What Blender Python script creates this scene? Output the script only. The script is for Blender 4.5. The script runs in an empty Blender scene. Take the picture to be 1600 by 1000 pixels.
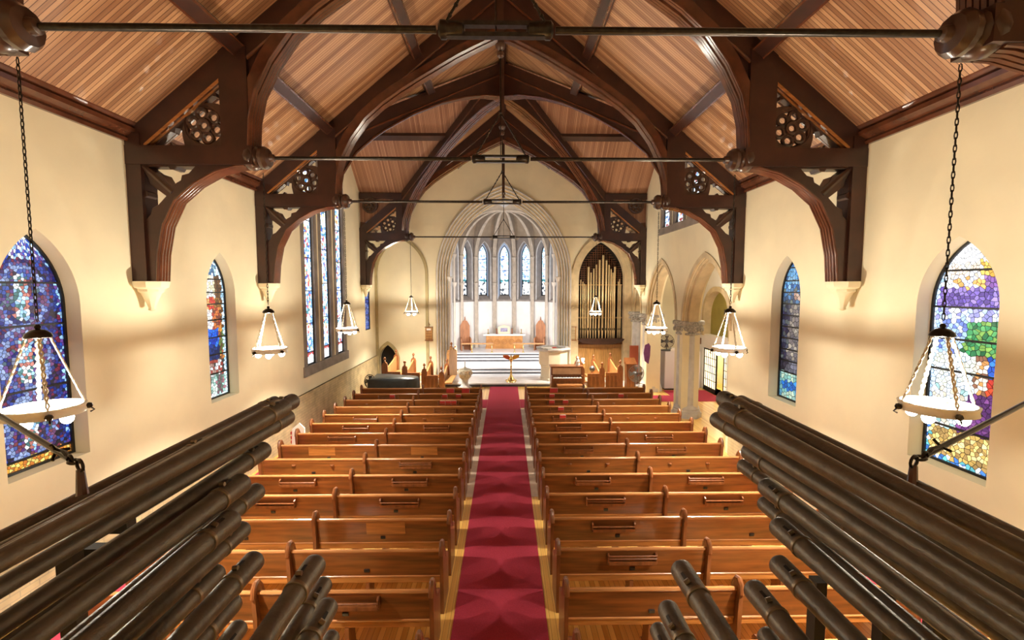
import bpy, math, random
from mathutils import Vector, Matrix
from mathutils.geometry import tessellate_polygon
random.seed(7)
PI = math.pi
sc = bpy.context.scene
COL = sc.collection

# ------------------------------------------------------------------ helpers
def lin(c):
    return tuple((v/12.92 if v <= .04045 else ((v+.055)/1.055)**2.4) for v in c)
def S(r, g, b):
    return lin((r/255, g/255, b/255))

class MB:
    """collects shapes and links them as ONE mesh object"""
    def __init__(s): s.v = []; s.f = []; s.c = []
    def add(s, vs, fs, col=None):
        b = len(s.v); s.v += [tuple(p) for p in vs]
        for f in fs:
            s.f.append(tuple(i+b for i in f)); s.c.append(col)
        return s
    def box(s, x0, x1, y0, y1, z0, z1, m=None):
        vs = [Vector((x, y, z)) for x in (x0, x1) for y in (y0, y1) for z in (z0, z1)]
        if m is not None: vs = [m @ p for p in vs]
        return s.add(vs, [(0,1,3,2), (4,6,7,5), (0,4,5,1), (2,3,7,6), (0,2,6,4), (1,5,7,3)])
    def tube(s, pts, r, n=8, closed=False):
        pts = [Vector(p) for p in pts]; N = len(pts)
        rs = r if isinstance(r, (list, tuple)) else [r]*N
        tang = []
        for i in range(N):
            a = pts[(i-1) % N] if (closed or i > 0) else pts[i]
            b = pts[(i+1) % N] if (closed or i < N-1) else pts[i]
            tang.append((b-a).normalized())
        t = tang[0]
        nrm = t.orthogonal().normalized()
        vs = []
        for i in range(N):
            t = tang[i]
            nrm = (nrm - t*nrm.dot(t))
            nrm = nrm.normalized() if nrm.length > 1e-6 else t.orthogonal().normalized()
            bn = t.cross(nrm)
            for k in range(n):
                a = 2*PI*k/n
                vs.append(pts[i] + (nrm*math.cos(a) + bn*math.sin(a))*rs[i])
        fs = []
        M = N if closed else N-1
        for i in range(M):
            j = (i+1) % N
            for k in range(n):
                l = (k+1) % n
                fs.append((i*n+k, i*n+l, j*n+l, j*n+k))
        if not closed:
            fs.append(tuple(range(n-1, -1, -1))); fs.append(tuple((N-1)*n+k for k in range(n)))
        return s.add(vs, fs)
    def lathe(s, prof, n=16, m=None, c=(0,0,0), a0=0., a1=2*PI, off=0.):
        full = abs(a1-a0-2*PI) < 1e-6
        K = n if full else n+1
        vs = []
        for (r, z) in prof:
            for k in range(K):
                a = a0 + off + (a1-a0)*k/n
                p = Vector((r*math.cos(a), r*math.sin(a), z))
                if m is not None: p = m @ p
                vs.append(p + Vector(c))
        fs = []
        for i in range(len(prof)-1):
            for k in range(n):
                l = (k+1) % K
                fs.append((i*K+k, i*K+l, (i+1)*K+l, (i+1)*K+k))
        if full:
            if prof[0][0] > 1e-4: fs.append(tuple(range(K-1, -1, -1)))
            if prof[-1][0] > 1e-4: fs.append(tuple((len(prof)-1)*K+k for k in range(K)))
        return s.add(vs, fs)
    def plate(s, outer, holes, t0, t1, P):
        """flat piece with holes: outlines in (u, v), thickness t0..t1, P(u, v, t) -> xyz"""
        loops = [list(outer)] + [list(h) for h in holes]
        tri = tessellate_polygon([[Vector((u, v, 0)) for u, v in l] for l in loops])
        flat = [p for l in loops for p in l]; n = len(flat)
        vs = [P(u, v, t0) for u, v in flat] + [P(u, v, t1) for u, v in flat]
        fs = []
        for t in tri:
            fs.append(tuple(t)); fs.append(tuple(i+n for i in reversed(t)))
        b = 0
        for l in loops:
            L = len(l)
            for i in range(L):
                j = (i+1) % L
                fs.append((b+i, b+j, b+j+n, b+i+n))
            b += L
        return s.add(vs, fs)
    def strip(s, pa, pb, t0, t1, P):
        """band between two open outlines with equal point counts"""
        n = len(pa); vs = []
        for t in (t0, t1):
            vs += [P(u, v, t) for u, v in pa] + [P(u, v, t) for u, v in pb]
        fs = []
        for i in range(n-1):
            fs += [(i, i+1, n+i+1, n+i), (2*n+i, 3*n+i, 3*n+i+1, 2*n+i+1),
                   (i, 2*n+i, 2*n+i+1, i+1), (n+i, n+i+1, 3*n+i+1, 3*n+i)]
        fs += [(0, n, 3*n, 2*n), (n-1, 3*n-1, 4*n-1, 2*n-1)]
        return s.add(vs, fs)
    def sphere(s, c, r, n=10, sq=(1,1,1)):
        h = max(4, n//2)
        prof = [(r*math.sin(PI*i/h), -r*math.cos(PI*i/h)) for i in range(h+1)]
        return s.lathe(prof, n, Matrix.Diagonal((sq[0], sq[1], sq[2])), c)
    def mesh(s, name, mat, sharp=38):
        me = bpy.data.meshes.new(name)
        me.from_pydata(s.v, [], s.f)
        me.validate()
        import bmesh as _b
        bm = _b.new(); bm.from_mesh(me)
        if not any(c is not None for c in s.c):
            _b.ops.remove_doubles(bm, verts=bm.verts, dist=1e-5)
        _b.ops.recalc_face_normals(bm, faces=bm.faces)
        bm.to_mesh(me); bm.free()
        if mat: me.materials.append(mat)
        if len(me.polygons):
            me.polygons.foreach_set('use_smooth', [True]*len(me.polygons))
            me.set_sharp_from_angle(angle=math.radians(sharp))
        return me
    def build(s, name, mat, parent=None, loc=None, sharp=38):
        return put(name, s.mesh(name, mat, sharp), parent, loc)

def put(name, me, parent=None, loc=None):
    o = bpy.data.objects.new(name, me); COL.objects.link(o)
    if parent is not None: o.parent = parent
    if loc is not None: o.location = loc
    return o
def tag(o, label=None, cat=None, group=None):
    if label: o['label'] = label
    if cat: o['category'] = cat
    if group: o['group'] = group
    return o
def thing(name, label, cat, loc=(0,0,0), rz=0., group=None):
    o = bpy.data.objects.new(name, None); COL.objects.link(o)
    o.location = loc; o.rotation_euler = (0, 0, rz); o.empty_display_size = .1
    return tag(o, label, cat, group)
def struct(name, mb=None, mat=None, sharp=38):
    if mb is None:
        o = bpy.data.objects.new(name, None); COL.objects.link(o)
    else:
        o = mb.build(name, mat, sharp=sharp)
    o['kind'] = 'structure'
    return o
def copy_tree(o, parent=None):
    c = o.copy(); COL.objects.link(c)
    if parent is not None: c.parent = parent
    for ch in list(o.children): copy_tree(ch, c)
    return c

XZ = lambda y: (lambda u, v, t: (u, y+t, v))       # outline in x, z
YZ = lambda x: (lambda u, v, t: (x+t, u, v))       # outline in y, z
XY = lambda z: (lambda u, v, t: (u, v, z+t))

def arch(a, rise, n=12, c=0., z=0.):
    """pointed arch from (+a) over the apex to (-a)"""
    R = (rise*rise + a*a)/(2*a); cx = a-R
    th = math.atan2(rise, -cx) if R > a else math.asin(min(1, rise/R))
    th = math.atan2(rise, 0-cx)
    pts = [(cx+R*math.cos(th*i/n), R*math.sin(th*i/n)) for i in range(n+1)]
    pts[-1] = (0, rise)
    full = pts + [(-x, y) for x, y in reversed(pts[:-1])]
    return [(c+x, z+y) for x, y in full]
def lancet(a, z0, zs, za, c=0., n=10):
    """closed outline: jambs, pointed head"""
    return [(c-a, z0), (c+a, z0)] + arch(a, za-zs, n, c, zs)
def circle(cx, cy, r, n=16, ph=0.):
    return [(cx+r*math.cos(2*PI*i/n+ph), cy+r*math.sin(2*PI*i/n+ph)) for i in range(n)]
def trefoil(cx, cy, r, ph=0., lobes=3, n=36):
    return [(cx+r*(.62+.38*abs(math.cos(lobes/2*(2*PI*i/n)))**.8)*math.cos(2*PI*i/n+ph),
             cy+r*(.62+.38*abs(math.cos(lobes/2*(2*PI*i/n)))**.8)*math.sin(2*PI*i/n+ph)) for i in range(n)]

# ------------------------------------------------------------------ materials
def new_mat(name):
    m = bpy.data.materials.new(name); m.use_nodes = True
    nt = m.node_tree; b = nt.nodes['Principled BSDF']
    return m, nt, b
def mat(name, col, rough=.5, metal=0., noise=0., nscale=5., bump=0., bscale=40., emit=None, es=0., coat=0., stretch=None):
    m, nt, b = new_mat(name)
    b.inputs['Roughness'].default_value = rough; b.inputs['Metallic'].default_value = metal
    b.inputs['Base Color'].default_value = (*col, 1)
    if coat: b.inputs['Coat Weight'].default_value = coat; b.inputs['Coat Roughness'].default_value = .15
    tc = nt.nodes.new('ShaderNodeTexCoord'); src = tc.outputs['Object']
    if stretch:
        mp = nt.nodes.new('ShaderNodeMapping'); mp.inputs['Scale'].default_value = stretch
        nt.links.new(src, mp.inputs['Vector']); src = mp.outputs['Vector']
    if noise:
        n = nt.nodes.new('ShaderNodeTexNoise'); n.inputs['Scale'].default_value = nscale; n.inputs['Detail'].default_value = 5
        nt.links.new(src, n.inputs['Vector'])
        r = nt.nodes.new('ShaderNodeValToRGB')
        r.color_ramp.elements[0].position = .3; r.color_ramp.elements[1].position = .7
        r.color_ramp.elements[0].color = (*[c*(1-noise) for c in col], 1)
        r.color_ramp.elements[1].color = (*[min(1, c*(1+noise)) for c in col], 1)
        nt.links.new(n.outputs['Fac'], r.inputs['Fac']); nt.links.new(r.outputs['Color'], b.inputs['Base Color'])
    if bump:
        n2 = nt.nodes.new('ShaderNodeTexNoise'); n2.inputs['Scale'].default_value = bscale; n2.inputs['Detail'].default_value = 4
        nt.links.new(src, n2.inputs['Vector'])
        bp = nt.nodes.new('ShaderNodeBump'); bp.inputs['Strength'].default_value = bump; bp.inputs['Distance'].default_value = .02
        nt.links.new(n2.outputs['Fac'], bp.inputs['Height']); nt.links.new(bp.outputs['Normal'], b.inputs['Normal'])
    if emit:
        b.inputs['Emission Color'].default_value = (*emit, 1); b.inputs['Emission Strength'].default_value = es
    return m

def boards(name, axis, width, dark, light, groove, rough, grain=(1., 1., 1.), coat=0., gw=.14, bump=.4):
    """tongue and groove boards: each board its own tone, a groove between, fine grain along the board"""
    m, nt, b = new_mat(name); N = nt.nodes; L = nt.links
    tc = N.new('ShaderNodeTexCoord'); sp = N.new('ShaderNodeSeparateXYZ'); L.new(tc.outputs['Object'], sp.inputs[0])
    dv = N.new('ShaderNodeMath'); dv.operation = 'DIVIDE'; L.new(sp.outputs[axis], dv.inputs[0]); dv.inputs[1].default_value = width
    fl = N.new('ShaderNodeMath'); fl.operation = 'FLOOR'; L.new(dv.outputs[0], fl.inputs[0])
    fr = N.new('ShaderNodeMath'); fr.operation = 'FRACT'; L.new(dv.outputs[0], fr.inputs[0])
    wn = N.new('ShaderNodeTexWhiteNoise'); wn.noise_dimensions = '1D'; L.new(fl.outputs[0], wn.inputs['W'])
    mp = N.new('ShaderNodeMapping'); mp.inputs['Scale'].default_value = grain; L.new(tc.outputs['Object'], mp.inputs['Vector'])
    no = N.new('ShaderNodeTexNoise'); no.inputs['Scale'].default_value = 1.; no.inputs['Detail'].default_value = 6; L.new(mp.outputs[0], no.inputs['Vector'])
    mx = N.new('ShaderNodeMath'); mx.operation = 'MULTIPLY_ADD'; L.new(wn.outputs['Value'], mx.inputs[0]); mx.inputs[1].default_value = .55
    ms = N.new('ShaderNodeMath'); ms.operation = 'MULTIPLY'; L.new(no.outputs['Fac'], ms.inputs[0]); ms.inputs[1].default_value = .45
    L.new(ms.outputs[0], mx.inputs[2])
    rp = N.new('ShaderNodeValToRGB'); rp.color_ramp.elements[0].position = .18; rp.color_ramp.elements[1].position = .82
    rp.color_ramp.elements[0].color = (*dark, 1); rp.color_ramp.elements[1].color = (*light, 1); L.new(mx.outputs[0], rp.inputs['Fac'])
    g = N.new('ShaderNodeMath'); g.operation = 'LESS_THAN'; L.new(fr.outputs[0], g.inputs[0]); g.inputs[1].default_value = gw
    mc = N.new('ShaderNodeMix'); mc.data_type = 'RGBA'; L.new(g.outputs[0], mc.inputs['Factor'])
    L.new(rp.outputs['Color'], mc.inputs['A']); mc.inputs['B'].default_value = (*groove, 1)
    L.new(mc.outputs['Result'], b.inputs['Base Color'])
    b.inputs['Roughness'].default_value = rough
    if coat: b.inputs['Coat Weight'].default_value = coat; b.inputs['Coat Roughness'].default_value = .2
    if bump:
        iv = N.new('ShaderNodeMath'); iv.operation = 'SUBTRACT'; iv.inputs[0].default_value = 1.; L.new(g.outputs[0], iv.inputs[1])
        bp = N.new('ShaderNodeBump'); bp.inputs['Strength'].default_value = bump; bp.inputs['Distance'].default_value = .006
        L.new(iv.outputs[0], bp.inputs['Height']); L.new(bp.outputs['Normal'], b.inputs['Normal'])
    return m

def brick_mat(name, c1, c2, mortar, scale, w=.5, h=.2, rough=.85, ms=.02):
    m, nt, b = new_mat(name); N = nt.nodes; L = nt.links
    tc = N.new('ShaderNodeTexCoord'); sp = N.new('ShaderNodeSeparateXYZ'); cb = N.new('ShaderNodeCombineXYZ')
    L.new(tc.outputs['Object'], sp.inputs[0])
    ad = N.new('ShaderNodeMath'); ad.operation = 'ADD'; L.new(sp.outputs['X'], ad.inputs[0]); L.new(sp.outputs['Y'], ad.inputs[1])
    L.new(ad.outputs[0], cb.inputs['X']); L.new(sp.outputs['Z'], cb.inputs['Y'])
    t = N.new('ShaderNodeTexBrick'); t.inputs['Scale'].default_value = scale
    t.inputs['Color1'].default_value = (*c1, 1); t.inputs['Color2'].default_value = (*c2, 1); t.inputs['Mortar'].default_value = (*mortar, 1)
    t.inputs['Brick Width'].default_value = w; t.inputs['Row Height'].default_value = h; t.inputs['Mortar Size'].default_value = ms
    L.new(cb.outputs[0], t.inputs['Vector'])
    n = N.new('ShaderNodeTexNoise'); n.inputs['Scale'].default_value = 3.; n.inputs['Detail'].default_value = 6
    L.new(tc.outputs['Object'], n.inputs['Vector'])
    mr = N.new('ShaderNodeMapRange'); mr.inputs['From Min'].default_value = .3; mr.inputs['From Max'].default_value = .7
    mr.inputs['To Min'].default_value = .72; mr.inputs['To Max'].default_value = 1.1
    L.new(n.outputs['Fac'], mr.inputs['Value'])
    mm = N.new('ShaderNodeMix'); mm.data_type = 'RGBA'; mm.blend_type = 'MULTIPLY'; mm.inputs['Factor'].default_value = 1.
    L.new(t.outputs['Color'], mm.inputs['A']); L.new(mr.outputs[0], mm.inputs['B']); L.new(mm.outputs['Result'], b.inputs['Base Color'])
    b.inputs['Roughness'].default_value = rough
    return m

PLASTER = mat('plaster', (.78, .71, .505), .9, noise=.07, nscale=.9, bump=.12, bscale=9.)
PLASTER_W = mat('plaster_white', (.82, .80, .77), .9, noise=.04, nscale=2.)
STONE = mat('limestone', (.58, .47, .29), .85, noise=.16, nscale=3., bump=.15, bscale=25.)
STONE_G = mat('grey_stone', (.57, .56, .55), .85, noise=.14, nscale=4., bump=.15, bscale=25.)
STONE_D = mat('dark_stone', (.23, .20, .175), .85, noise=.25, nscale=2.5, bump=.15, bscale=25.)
STONE_O = mat('olive_stone', (.40, .33, .17), .85, noise=.15, nscale=4.)
CAPITAL = mat('carved_stone', (.40, .38, .34), .85, noise=.45, nscale=14., bump=.9, bscale=22.)
MARBLE = mat('white_marble', (.80, .79, .80), .25, noise=.08, nscale=3.)
MARBLE_D = mat('dark_marble', (.05, .05, .055), .3, noise=.2, nscale=6.)
BRICK = brick_mat('tan_brick', (.58, .46, .25), (.52, .42, .24), (.42, .35, .22), 1., .24, .085, ms=.008)
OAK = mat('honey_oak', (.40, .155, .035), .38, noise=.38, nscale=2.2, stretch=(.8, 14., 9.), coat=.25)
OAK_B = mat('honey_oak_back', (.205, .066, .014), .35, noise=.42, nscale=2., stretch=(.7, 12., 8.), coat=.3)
STALL = mat('stall_oak', (.27, .095, .03), .4, noise=.3, nscale=3., stretch=(6., 6., 1.), coat=.2)
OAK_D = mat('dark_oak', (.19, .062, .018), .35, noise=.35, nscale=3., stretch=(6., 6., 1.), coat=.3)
OAK_L = mat('pale_oak', (.52, .27, .095), .5, noise=.25, nscale=3., stretch=(6., 6., 1.))
RAIL = mat('oak_rail', (.46, .20, .07), .25, noise=.25, nscale=3., stretch=(.8, 10., 10.), coat=.5)
TRUSS = mat('truss_timber', (.040, .012, .006), .42, noise=.35, nscale=3., coat=.25)
TRUSS_M = mat('truss_moulding', (.10, .032, .014), .22, noise=.3, nscale=4., coat=.5)  # paler than the truss faces, painting in light that mouldings catch
TRUSS_C = mat('carved_timber', (.055, .024, .014), .3, noise=.3, nscale=6., coat=.5)
CEIL_N = boards('ceiling_boards', 'Y', .062, (.23, .098, .042), (.58, .35, .185), (.10, .038, .016), .42, grain=(.5, 26., .5), coat=.15)
CEIL_C = boards('gable_boards', 'X', .062, (.24, .10, .05), (.47, .25, .14), (.10, .04, .02), .42, grain=(26., .5, .5), coat=.15)
FLOOR = boards('floor_boards', 'X', .075, (.66, .32, .06), (1., .68, .20), (.30, .13, .02), .3, grain=(30., .6, 1.), coat=.35, gw=.06, bump=.15)
CARPET = mat('red_carpet', (.42, .028, .065), .95, noise=.14, nscale=60., bump=.4, bscale=400.)
BORDER = mat('pale_border', (.62, .50, .40), .6, noise=.1, nscale=6.)
IRON = mat('black_iron', (.050, .044, .038), .30, metal=.9, noise=.3, nscale=20.)
PIPE = mat('dark_pipe_metal', (.155, .140, .118), .42, metal=.5, noise=.18, nscale=16., bump=.15, bscale=60.)
PIPE_E = mat('pipe_edge', (.26, .21, .15), .38, metal=.75, noise=.25, nscale=12.)
RACK = mat('rack_black', (.010, .009, .008), .6)
ROPE = mat('twisted_rod', (.72, .64, .50), .35, metal=.5)
LAMPW = mat('lamp_ring', (.85, .82, .75), .4)
BULB = mat('lit_bulb', (1, 1, 1), .3, emit=(1., .92, .78), es=30.)
GLOBE = mat('lit_glass', (1, 1, 1), .3, emit=(1., .92, .78), es=5.)
BRASS = mat('brass', (.72, .52, .20), .25, metal=1., noise=.1)
GOLDP = mat('gilt_pipe', (.74, .58, .32), .38, metal=.55, noise=.1, nscale=3.)
CASE = mat('organ_case_oak', (.42, .22, .065), .42, noise=.3, nscale=3., stretch=(8., 8., .8), coat=.2)
DARKV = mat('dark_void', (.012, .009, .007), .9)
BLACKC = mat('black_cover', (.022, .028, .030), .38, noise=.3, nscale=5.)
FRIDGE = mat('white_enamel', (.74, .72, .78), .4)
GREY = mat('grey_plastic', (.10, .10, .105), .5)
STEEL = mat('fan_steel', (.20, .20, .20), .4, metal=.8)
REDBOOK = mat('red_cloth_cover', (.50, .028, .022), .6)
PAPER = mat('white_paper', (.85, .84, .82), .7)
PURPLE = mat('purple_cloth', (.16, .05, .17), .9, noise=.2, nscale=8.)
OLIVE = mat('olive_paint', (.30, .25, .055), .85, noise=.15, nscale=2.)
LEAD = mat('lead_came', (.012, .012, .014), .5)
LIT_DOOR = mat('lit_door_glass', (.8, .75, .6), .3, emit=(1., .82, .50), es=1.5)
TERRACOTTA = mat('red_panel', (.45, .10, .045), .5)
# ------------------------------------------------------------------ dimensions
W = 6.1; RIDGE = 12.0; SL = .82; EAVE = RIDGE - SL*W     # nave
TY = (3.98, 7.82, 11.66, 19.7)                              # truss stations
YB, YE = -2.5, 21.7
CXR = 15.68; CH = 4.02; CEAVE = 8.45; VX = (RIDGE-CEAVE)/SL  # crossing
CSL = (RIDGE-CEAVE)/CH
def roof(x): return RIDGE - SL*abs(x)

# ------------------------------------------------------------------ camera
F = 711.; CX, CZ = .08, 4.5
yaw, pit = math.atan(10/F), math.atan(51/F)
cyw, syw, cp, sp_ = math.cos(yaw), math.sin(yaw), math.cos(pit), math.sin(pit)
fw = Vector((syw*cp, cyw*cp, -sp_)); rt = Vector((cyw, -syw, 0)); up = Vector((syw*sp_, cyw*sp_, cp))
cam = bpy.data.cameras.new('camera'); cam.sensor_width = 36; cam.lens = F/1600*36; cam.clip_start = .02
co = bpy.data.objects.new('camera', cam); COL.objects.link(co)
co.matrix_world = Matrix(((rt.x, up.x, -fw.x, CX), (rt.y, up.y, -fw.y, 0), (rt.z, up.z, -fw.z, CZ), (0, 0, 0, 1)))
sc.camera = co

# ------------------------------------------------------------------ shell: floor, walls, ceiling
struct('floor', MB().box(-W-.6, 9.5, YB-.6, 20.4, -.2, 0), FLOOR)
struct('floor_chancel', MB().box(-3.35, 3.35, 20.4, 22.7, -.2, .16).box(-W, -3.3, 20.4, 22, -.2, .0).box(3.3, 9.5, 20.4, 22, -.2, .0)
       .box(-3.3, 3.3, 22.7, 22.95, -.2, .28).box(-3.3, 3.3, 22.95, 25.1, -.2, .40).box(-3.3, 3.3, 25.1, 25.45, -.2, .53)
       .box(-3.3, 3.3, 25.45, 25.8, -.2, .64).box(-3.3, 3.3, 25.8, 29.6, -.2, .76), MARBLE)
m = MB()
for y, z in ((20.39, .10), (22.69, .22), (22.94, .34), (25.09, .47), (25.44, .585), (25.79, .70)):
    m.box(-3.31, 3.31, y-.012, y+.02, z-.10 if z < .15 else z-.09, z+.005)
struct('trim_1', m, MARBLE_D)

def gable(yo=0.):
    return [(YB, -.1), (YE+.3, -.1), (YE+.3, EAVE+.05), (CXR+CH, EAVE+.05), (CXR+CH, CEAVE), (CXR, RIDGE), (CXR-CH, CEAVE), (CXR-CH, EAVE+.05), (YB, EAVE+.05)]
# window openings (y centre, half width, sill, spring, apex)
WL = [(6.14, .56, 2.06, 4.25, 5.27), (10.0, .50, 2.06, 4.35, 5.25)]
WR = [(6.02, .56, 2.00, 4.25, 5.18), (9.72, .50, 2.02, 4.3, 5.18)]
LANC = [(14.50, .36, 2.05, 8.0, 8.55), (15.80, .36, 2.05, 8.6, 9.25), (17.10, .36, 2.05, 8.0, 8.55)]
CLER = [(14.60, .38, 6.75, 8.0, 8.6), (15.90, .38, 6.75, 8.5, 9.1), (17.20, .38, 6.75, 8.0, 8.6)]
SLIT = (20.45, .36, 2.6, 4.2, 4.85)
hl = [lancet(a, z0, zs, za, c) for c, a, z0, zs, za in WL+LANC+[SLIT]]
struct('wall_left', MB().plate(gable(), hl, 0, -.6, YZ(-W)), PLASTER)
ARC = [(13.72, 1.60, 3.35, 5.42), (17.6, 1.60, 3.35, 5.47), (20.85, .72, 3.35, 4.75)]   # arcade arches
hr = [lancet(a, z0, zs, za, c) for c, a, z0, zs, za in WR+CLER]
out = [(YB, -.1)]
for c, a, zs, za in ARC:
    out += [(c-a, -.1)] + [(2*c-y, z) for y, z in arch(a, za-zs, 12, c, zs)] + [(c+a, -.1)]
out += gable()[1:]
struct('wall_right', MB().plate(out, hr, 0, .6, YZ(W)), PLASTER)
# brick dado
struct('baseboard_left', MB().box(-W, -W+.05, YB, YE, 0, 1.26).box(-W, -W+.075, YB, YE, 1.2, 1.26), BRICK)
struct('baseboard_right', MB().box(W-.05, W, YB, 11.9, 0, 1.26).box(W-.075, W, YB, 11.9, 1.2, 1.26), BRICK)
# end wall
CA = (3.25, 5.0, 9.35)                       # chancel arch half width, spring, apex
NICHE = (-4.85, 1.26, 5.1, 6.88)
ORG = (4.65, 1.13, 4.9, 6.7)
endw = [(-W, -.1), (-5.98, -.1)] + [(2*-5.55-x, z) for x, z in arch(.43, .75, 8, -5.55, 1.02)] + [(-5.12, -.1)]
endw += [(-CA[0], -.1)] + [(-x, z) for x, z in arch(CA[0], CA[2]-CA[1], 16, 0, CA[1])] + [(CA[0], -.1), (W, -.1), (W, EAVE+.05), (0, RIDGE), (-W, EAVE+.05)]
def no_overlap(l): return l
struct('wall_end', MB().plate(endw, [lancet(ORG[1], .1, ORG[2], ORG[3], ORG[0], 12)], 0, .5, XZ(YE)), PLASTER)
struct('wall_back', MB().plate([(-W-.6, -.1), (W+.6, -.1), (W+.6, EAVE), (0, RIDGE+.4), (-W-.6, EAVE)], [], 0, -.3, XZ(YB)), PLASTER)
# mouldings on the end wall: blind arch, organ arch, small door
def ring(mb, c, a0, r0, a1, r1, zs, zb, t0, t1, P, n=14):
    pa = [(c+a0, zb)] + arch(a0, r0, n, c, zs) + [(c-a0, zb)]
    pb = [(c+a1, zb)] + arch(a1, r1, n, c, zs) + [(c-a1, zb)]
    mb.strip(pa, pb, t0, t1, P)
m = MB(); ring(m, NICHE[0], NICHE[1], NICHE[3]-NICHE[2], NICHE[1]-.13, NICHE[3]-NICHE[2]-.13, NICHE[2], 0, -.07, .02, XZ(YE))
struct('trim_2', m, STONE_O)
m = MB(); ring(m, ORG[0], ORG[1]+.30, ORG[3]-ORG[2]+.32, ORG[1]+.12, ORG[3]-ORG[2]+.14, ORG[2], 0, -.09, .02, XZ(YE))
ring(m, ORG[0], ORG[1]+.14, ORG[3]-ORG[2]+.16, ORG[1]-.04, ORG[3]-ORG[2]-.04, ORG[2], 0, -.05, .3, XZ(YE))
struct('trim_3', m, STONE)
m = MB(); ring(m, -5.55, .56, .92, .42, .74, 1.02, 0, -.06, .2, XZ(YE)); struct('trim_4', m, STONE_O)
struct('door_1', MB().box(-6.0, -5.1, YE+.35, YE+.40, 0, 1.8), DARKV)
# moulded orders of the chancel arch
m = MB()
for k in range(5):
    o = .02+.115*k
    ring(m, 0, CA[0]-o, CA[2]-CA[1]-o*1.2, CA[0]-o-.135, CA[2]-CA[1]-(o+.135)*1.2, CA[1], .0, -.10+.10*k, .55, XZ(YE), 20)
struct('trim_5', m, STONE)
m = MB()
for k in range(5):
    o = .09+.115*k
    pts = [(CA[0]-o, .1)] + arch(CA[0]-o, CA[2]-CA[1]-o*1.2, 20, 0, CA[1]) + [(-CA[0]+o, .1)]
    m.tube([(x, YE-.09+.10*k, z) for x, z in pts], .042, 8)
struct('trim_6', m, STONE_G)
# respond shafts with small capitals under the inner order
m = MB()
for s in (-1, 1):
    m.lathe([(.17, .16), (.17, .35), (.11, .45), (.11, 4.75), (.15, 4.85), (.18, 5.0), (.12, 5.02)], 12, c=(s*2.66, YE+.42, 0))
struct('trim_7', m, PLASTER_W)

# ceiling: boards over the nave, the crossing and the last bay
ce = struct('ceiling')
def quadmesh(qs): 
    mb = MB()
    for q in qs: mb.add(q, [tuple(range(len(q)))])
    return mb
nv = []
for s in (-1, 1):
    e = (s*(W+.1), roof(W+.1)); 
    for y0, y1 in ((YB, CXR-CH), (CXR+CH, YE+.3)):
        nv.append([(e[0], y0, e[1]), (e[0], y1, e[1]), (0, y1, RIDGE), (0, y0, RIDGE)])
    for q in (-1, 1):
        nv.append([(0, CXR, RIDGE), (0, CXR+q*CH, RIDGE), (s*VX, CXR+q*CH, CEAVE)])
quadmesh(nv).build('nave_boards', CEIL_N, ce)
cv = []
for s in (-1, 1):
    for q in (-1, 1):
        cv.append([(0, CXR, RIDGE), (s*(W+.1), CXR, RIDGE), (s*(W+.1), CXR+q*CH, CEAVE), (s*VX, CXR+q*CH, CEAVE)])
        cv.append([(s*VX, CXR+q*(CH+.02), CEAVE+.02), (s*(W+.1), CXR+q*(CH+.02), CEAVE+.02), (s*(W+.1), CXR+q*(CH+.02), EAVE)])
quadmesh(cv).build('gable_boards', CEIL_C, ce)
# purlins, ridge, cornices
tn = [7]
def trim(mb, mt):
    tn[0] += 1; return struct('trim_%d' % tn[0], mb, mt)
ang = math.atan(SL)
for s in (-1, 1):
    for x in (VX, VX/2):
        for y0, y1 in ((YB, 11.66), (19.7, YE)):
            if x < VX and y0 < 15: y1 = 11.66 + CH*.5
            Mx = Matrix.Translation((s*x, 0, roof(x))) @ Matrix.Rotation(s*ang, 4, 'Y')
            trim(MB().box(-.11, .11, y0, y1, -.20, .02, Mx), TRUSS)
            trim(MB().box(-.12, -.09, y0, y1, -.205, -.15, Mx).box(.09, .12, y0, y1, -.205, -.15, Mx), TRUSS_M)
    # crossing purlins, halfway up, and the eave beams of the cross gables
    for q in (-1, 1):
        Mx = Matrix.Translation((0, CXR+q*CH/2, RIDGE-CSL*CH/2)) @ Matrix.Rotation(-q*math.atan(CSL), 4, 'X')
        trim(MB().box(*sorted((s*VX*.5, s*W)), -.10, .10, -.20, .02, Mx), TRUSS)
        trim(MB().box(*sorted((s*(VX-.3), s*W)), CXR+q*CH-.13, CXR+q*CH+.13, CEAVE-.22, CEAVE+.02), TRUSS)
trim(MB().box(-.10, .10, YB, YE, RIDGE-.24, RIDGE), TRUSS)
def cornice(s, y0, y1):
    prof = [(0, 6.88), (.05, 6.88), (.07, 6.93), (.05, 6.97), (.10, 7.0), (.16, 7.03), (.17, 7.09), (.13, 7.12), (.19, 7.16), (.22, 7.22), (.22, 7.27), (0, 7.30)]
    mb = MB(); n = len(prof)
    vs = [(s*(W-d), y, z-.02) for y in (y0, y1) for d, z in prof]
    mb.add(vs, [(i, (i+1) % n, (i+1) % n+n, i+n) for i in range(n)] + [tuple(range(n)), tuple(range(n, 2*n))])
    trim(mb, TRUSS_M)
for s in (-1, 1):
    cornice(s, YB, CXR-CH); cornice(s, CXR+CH, YE)
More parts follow.
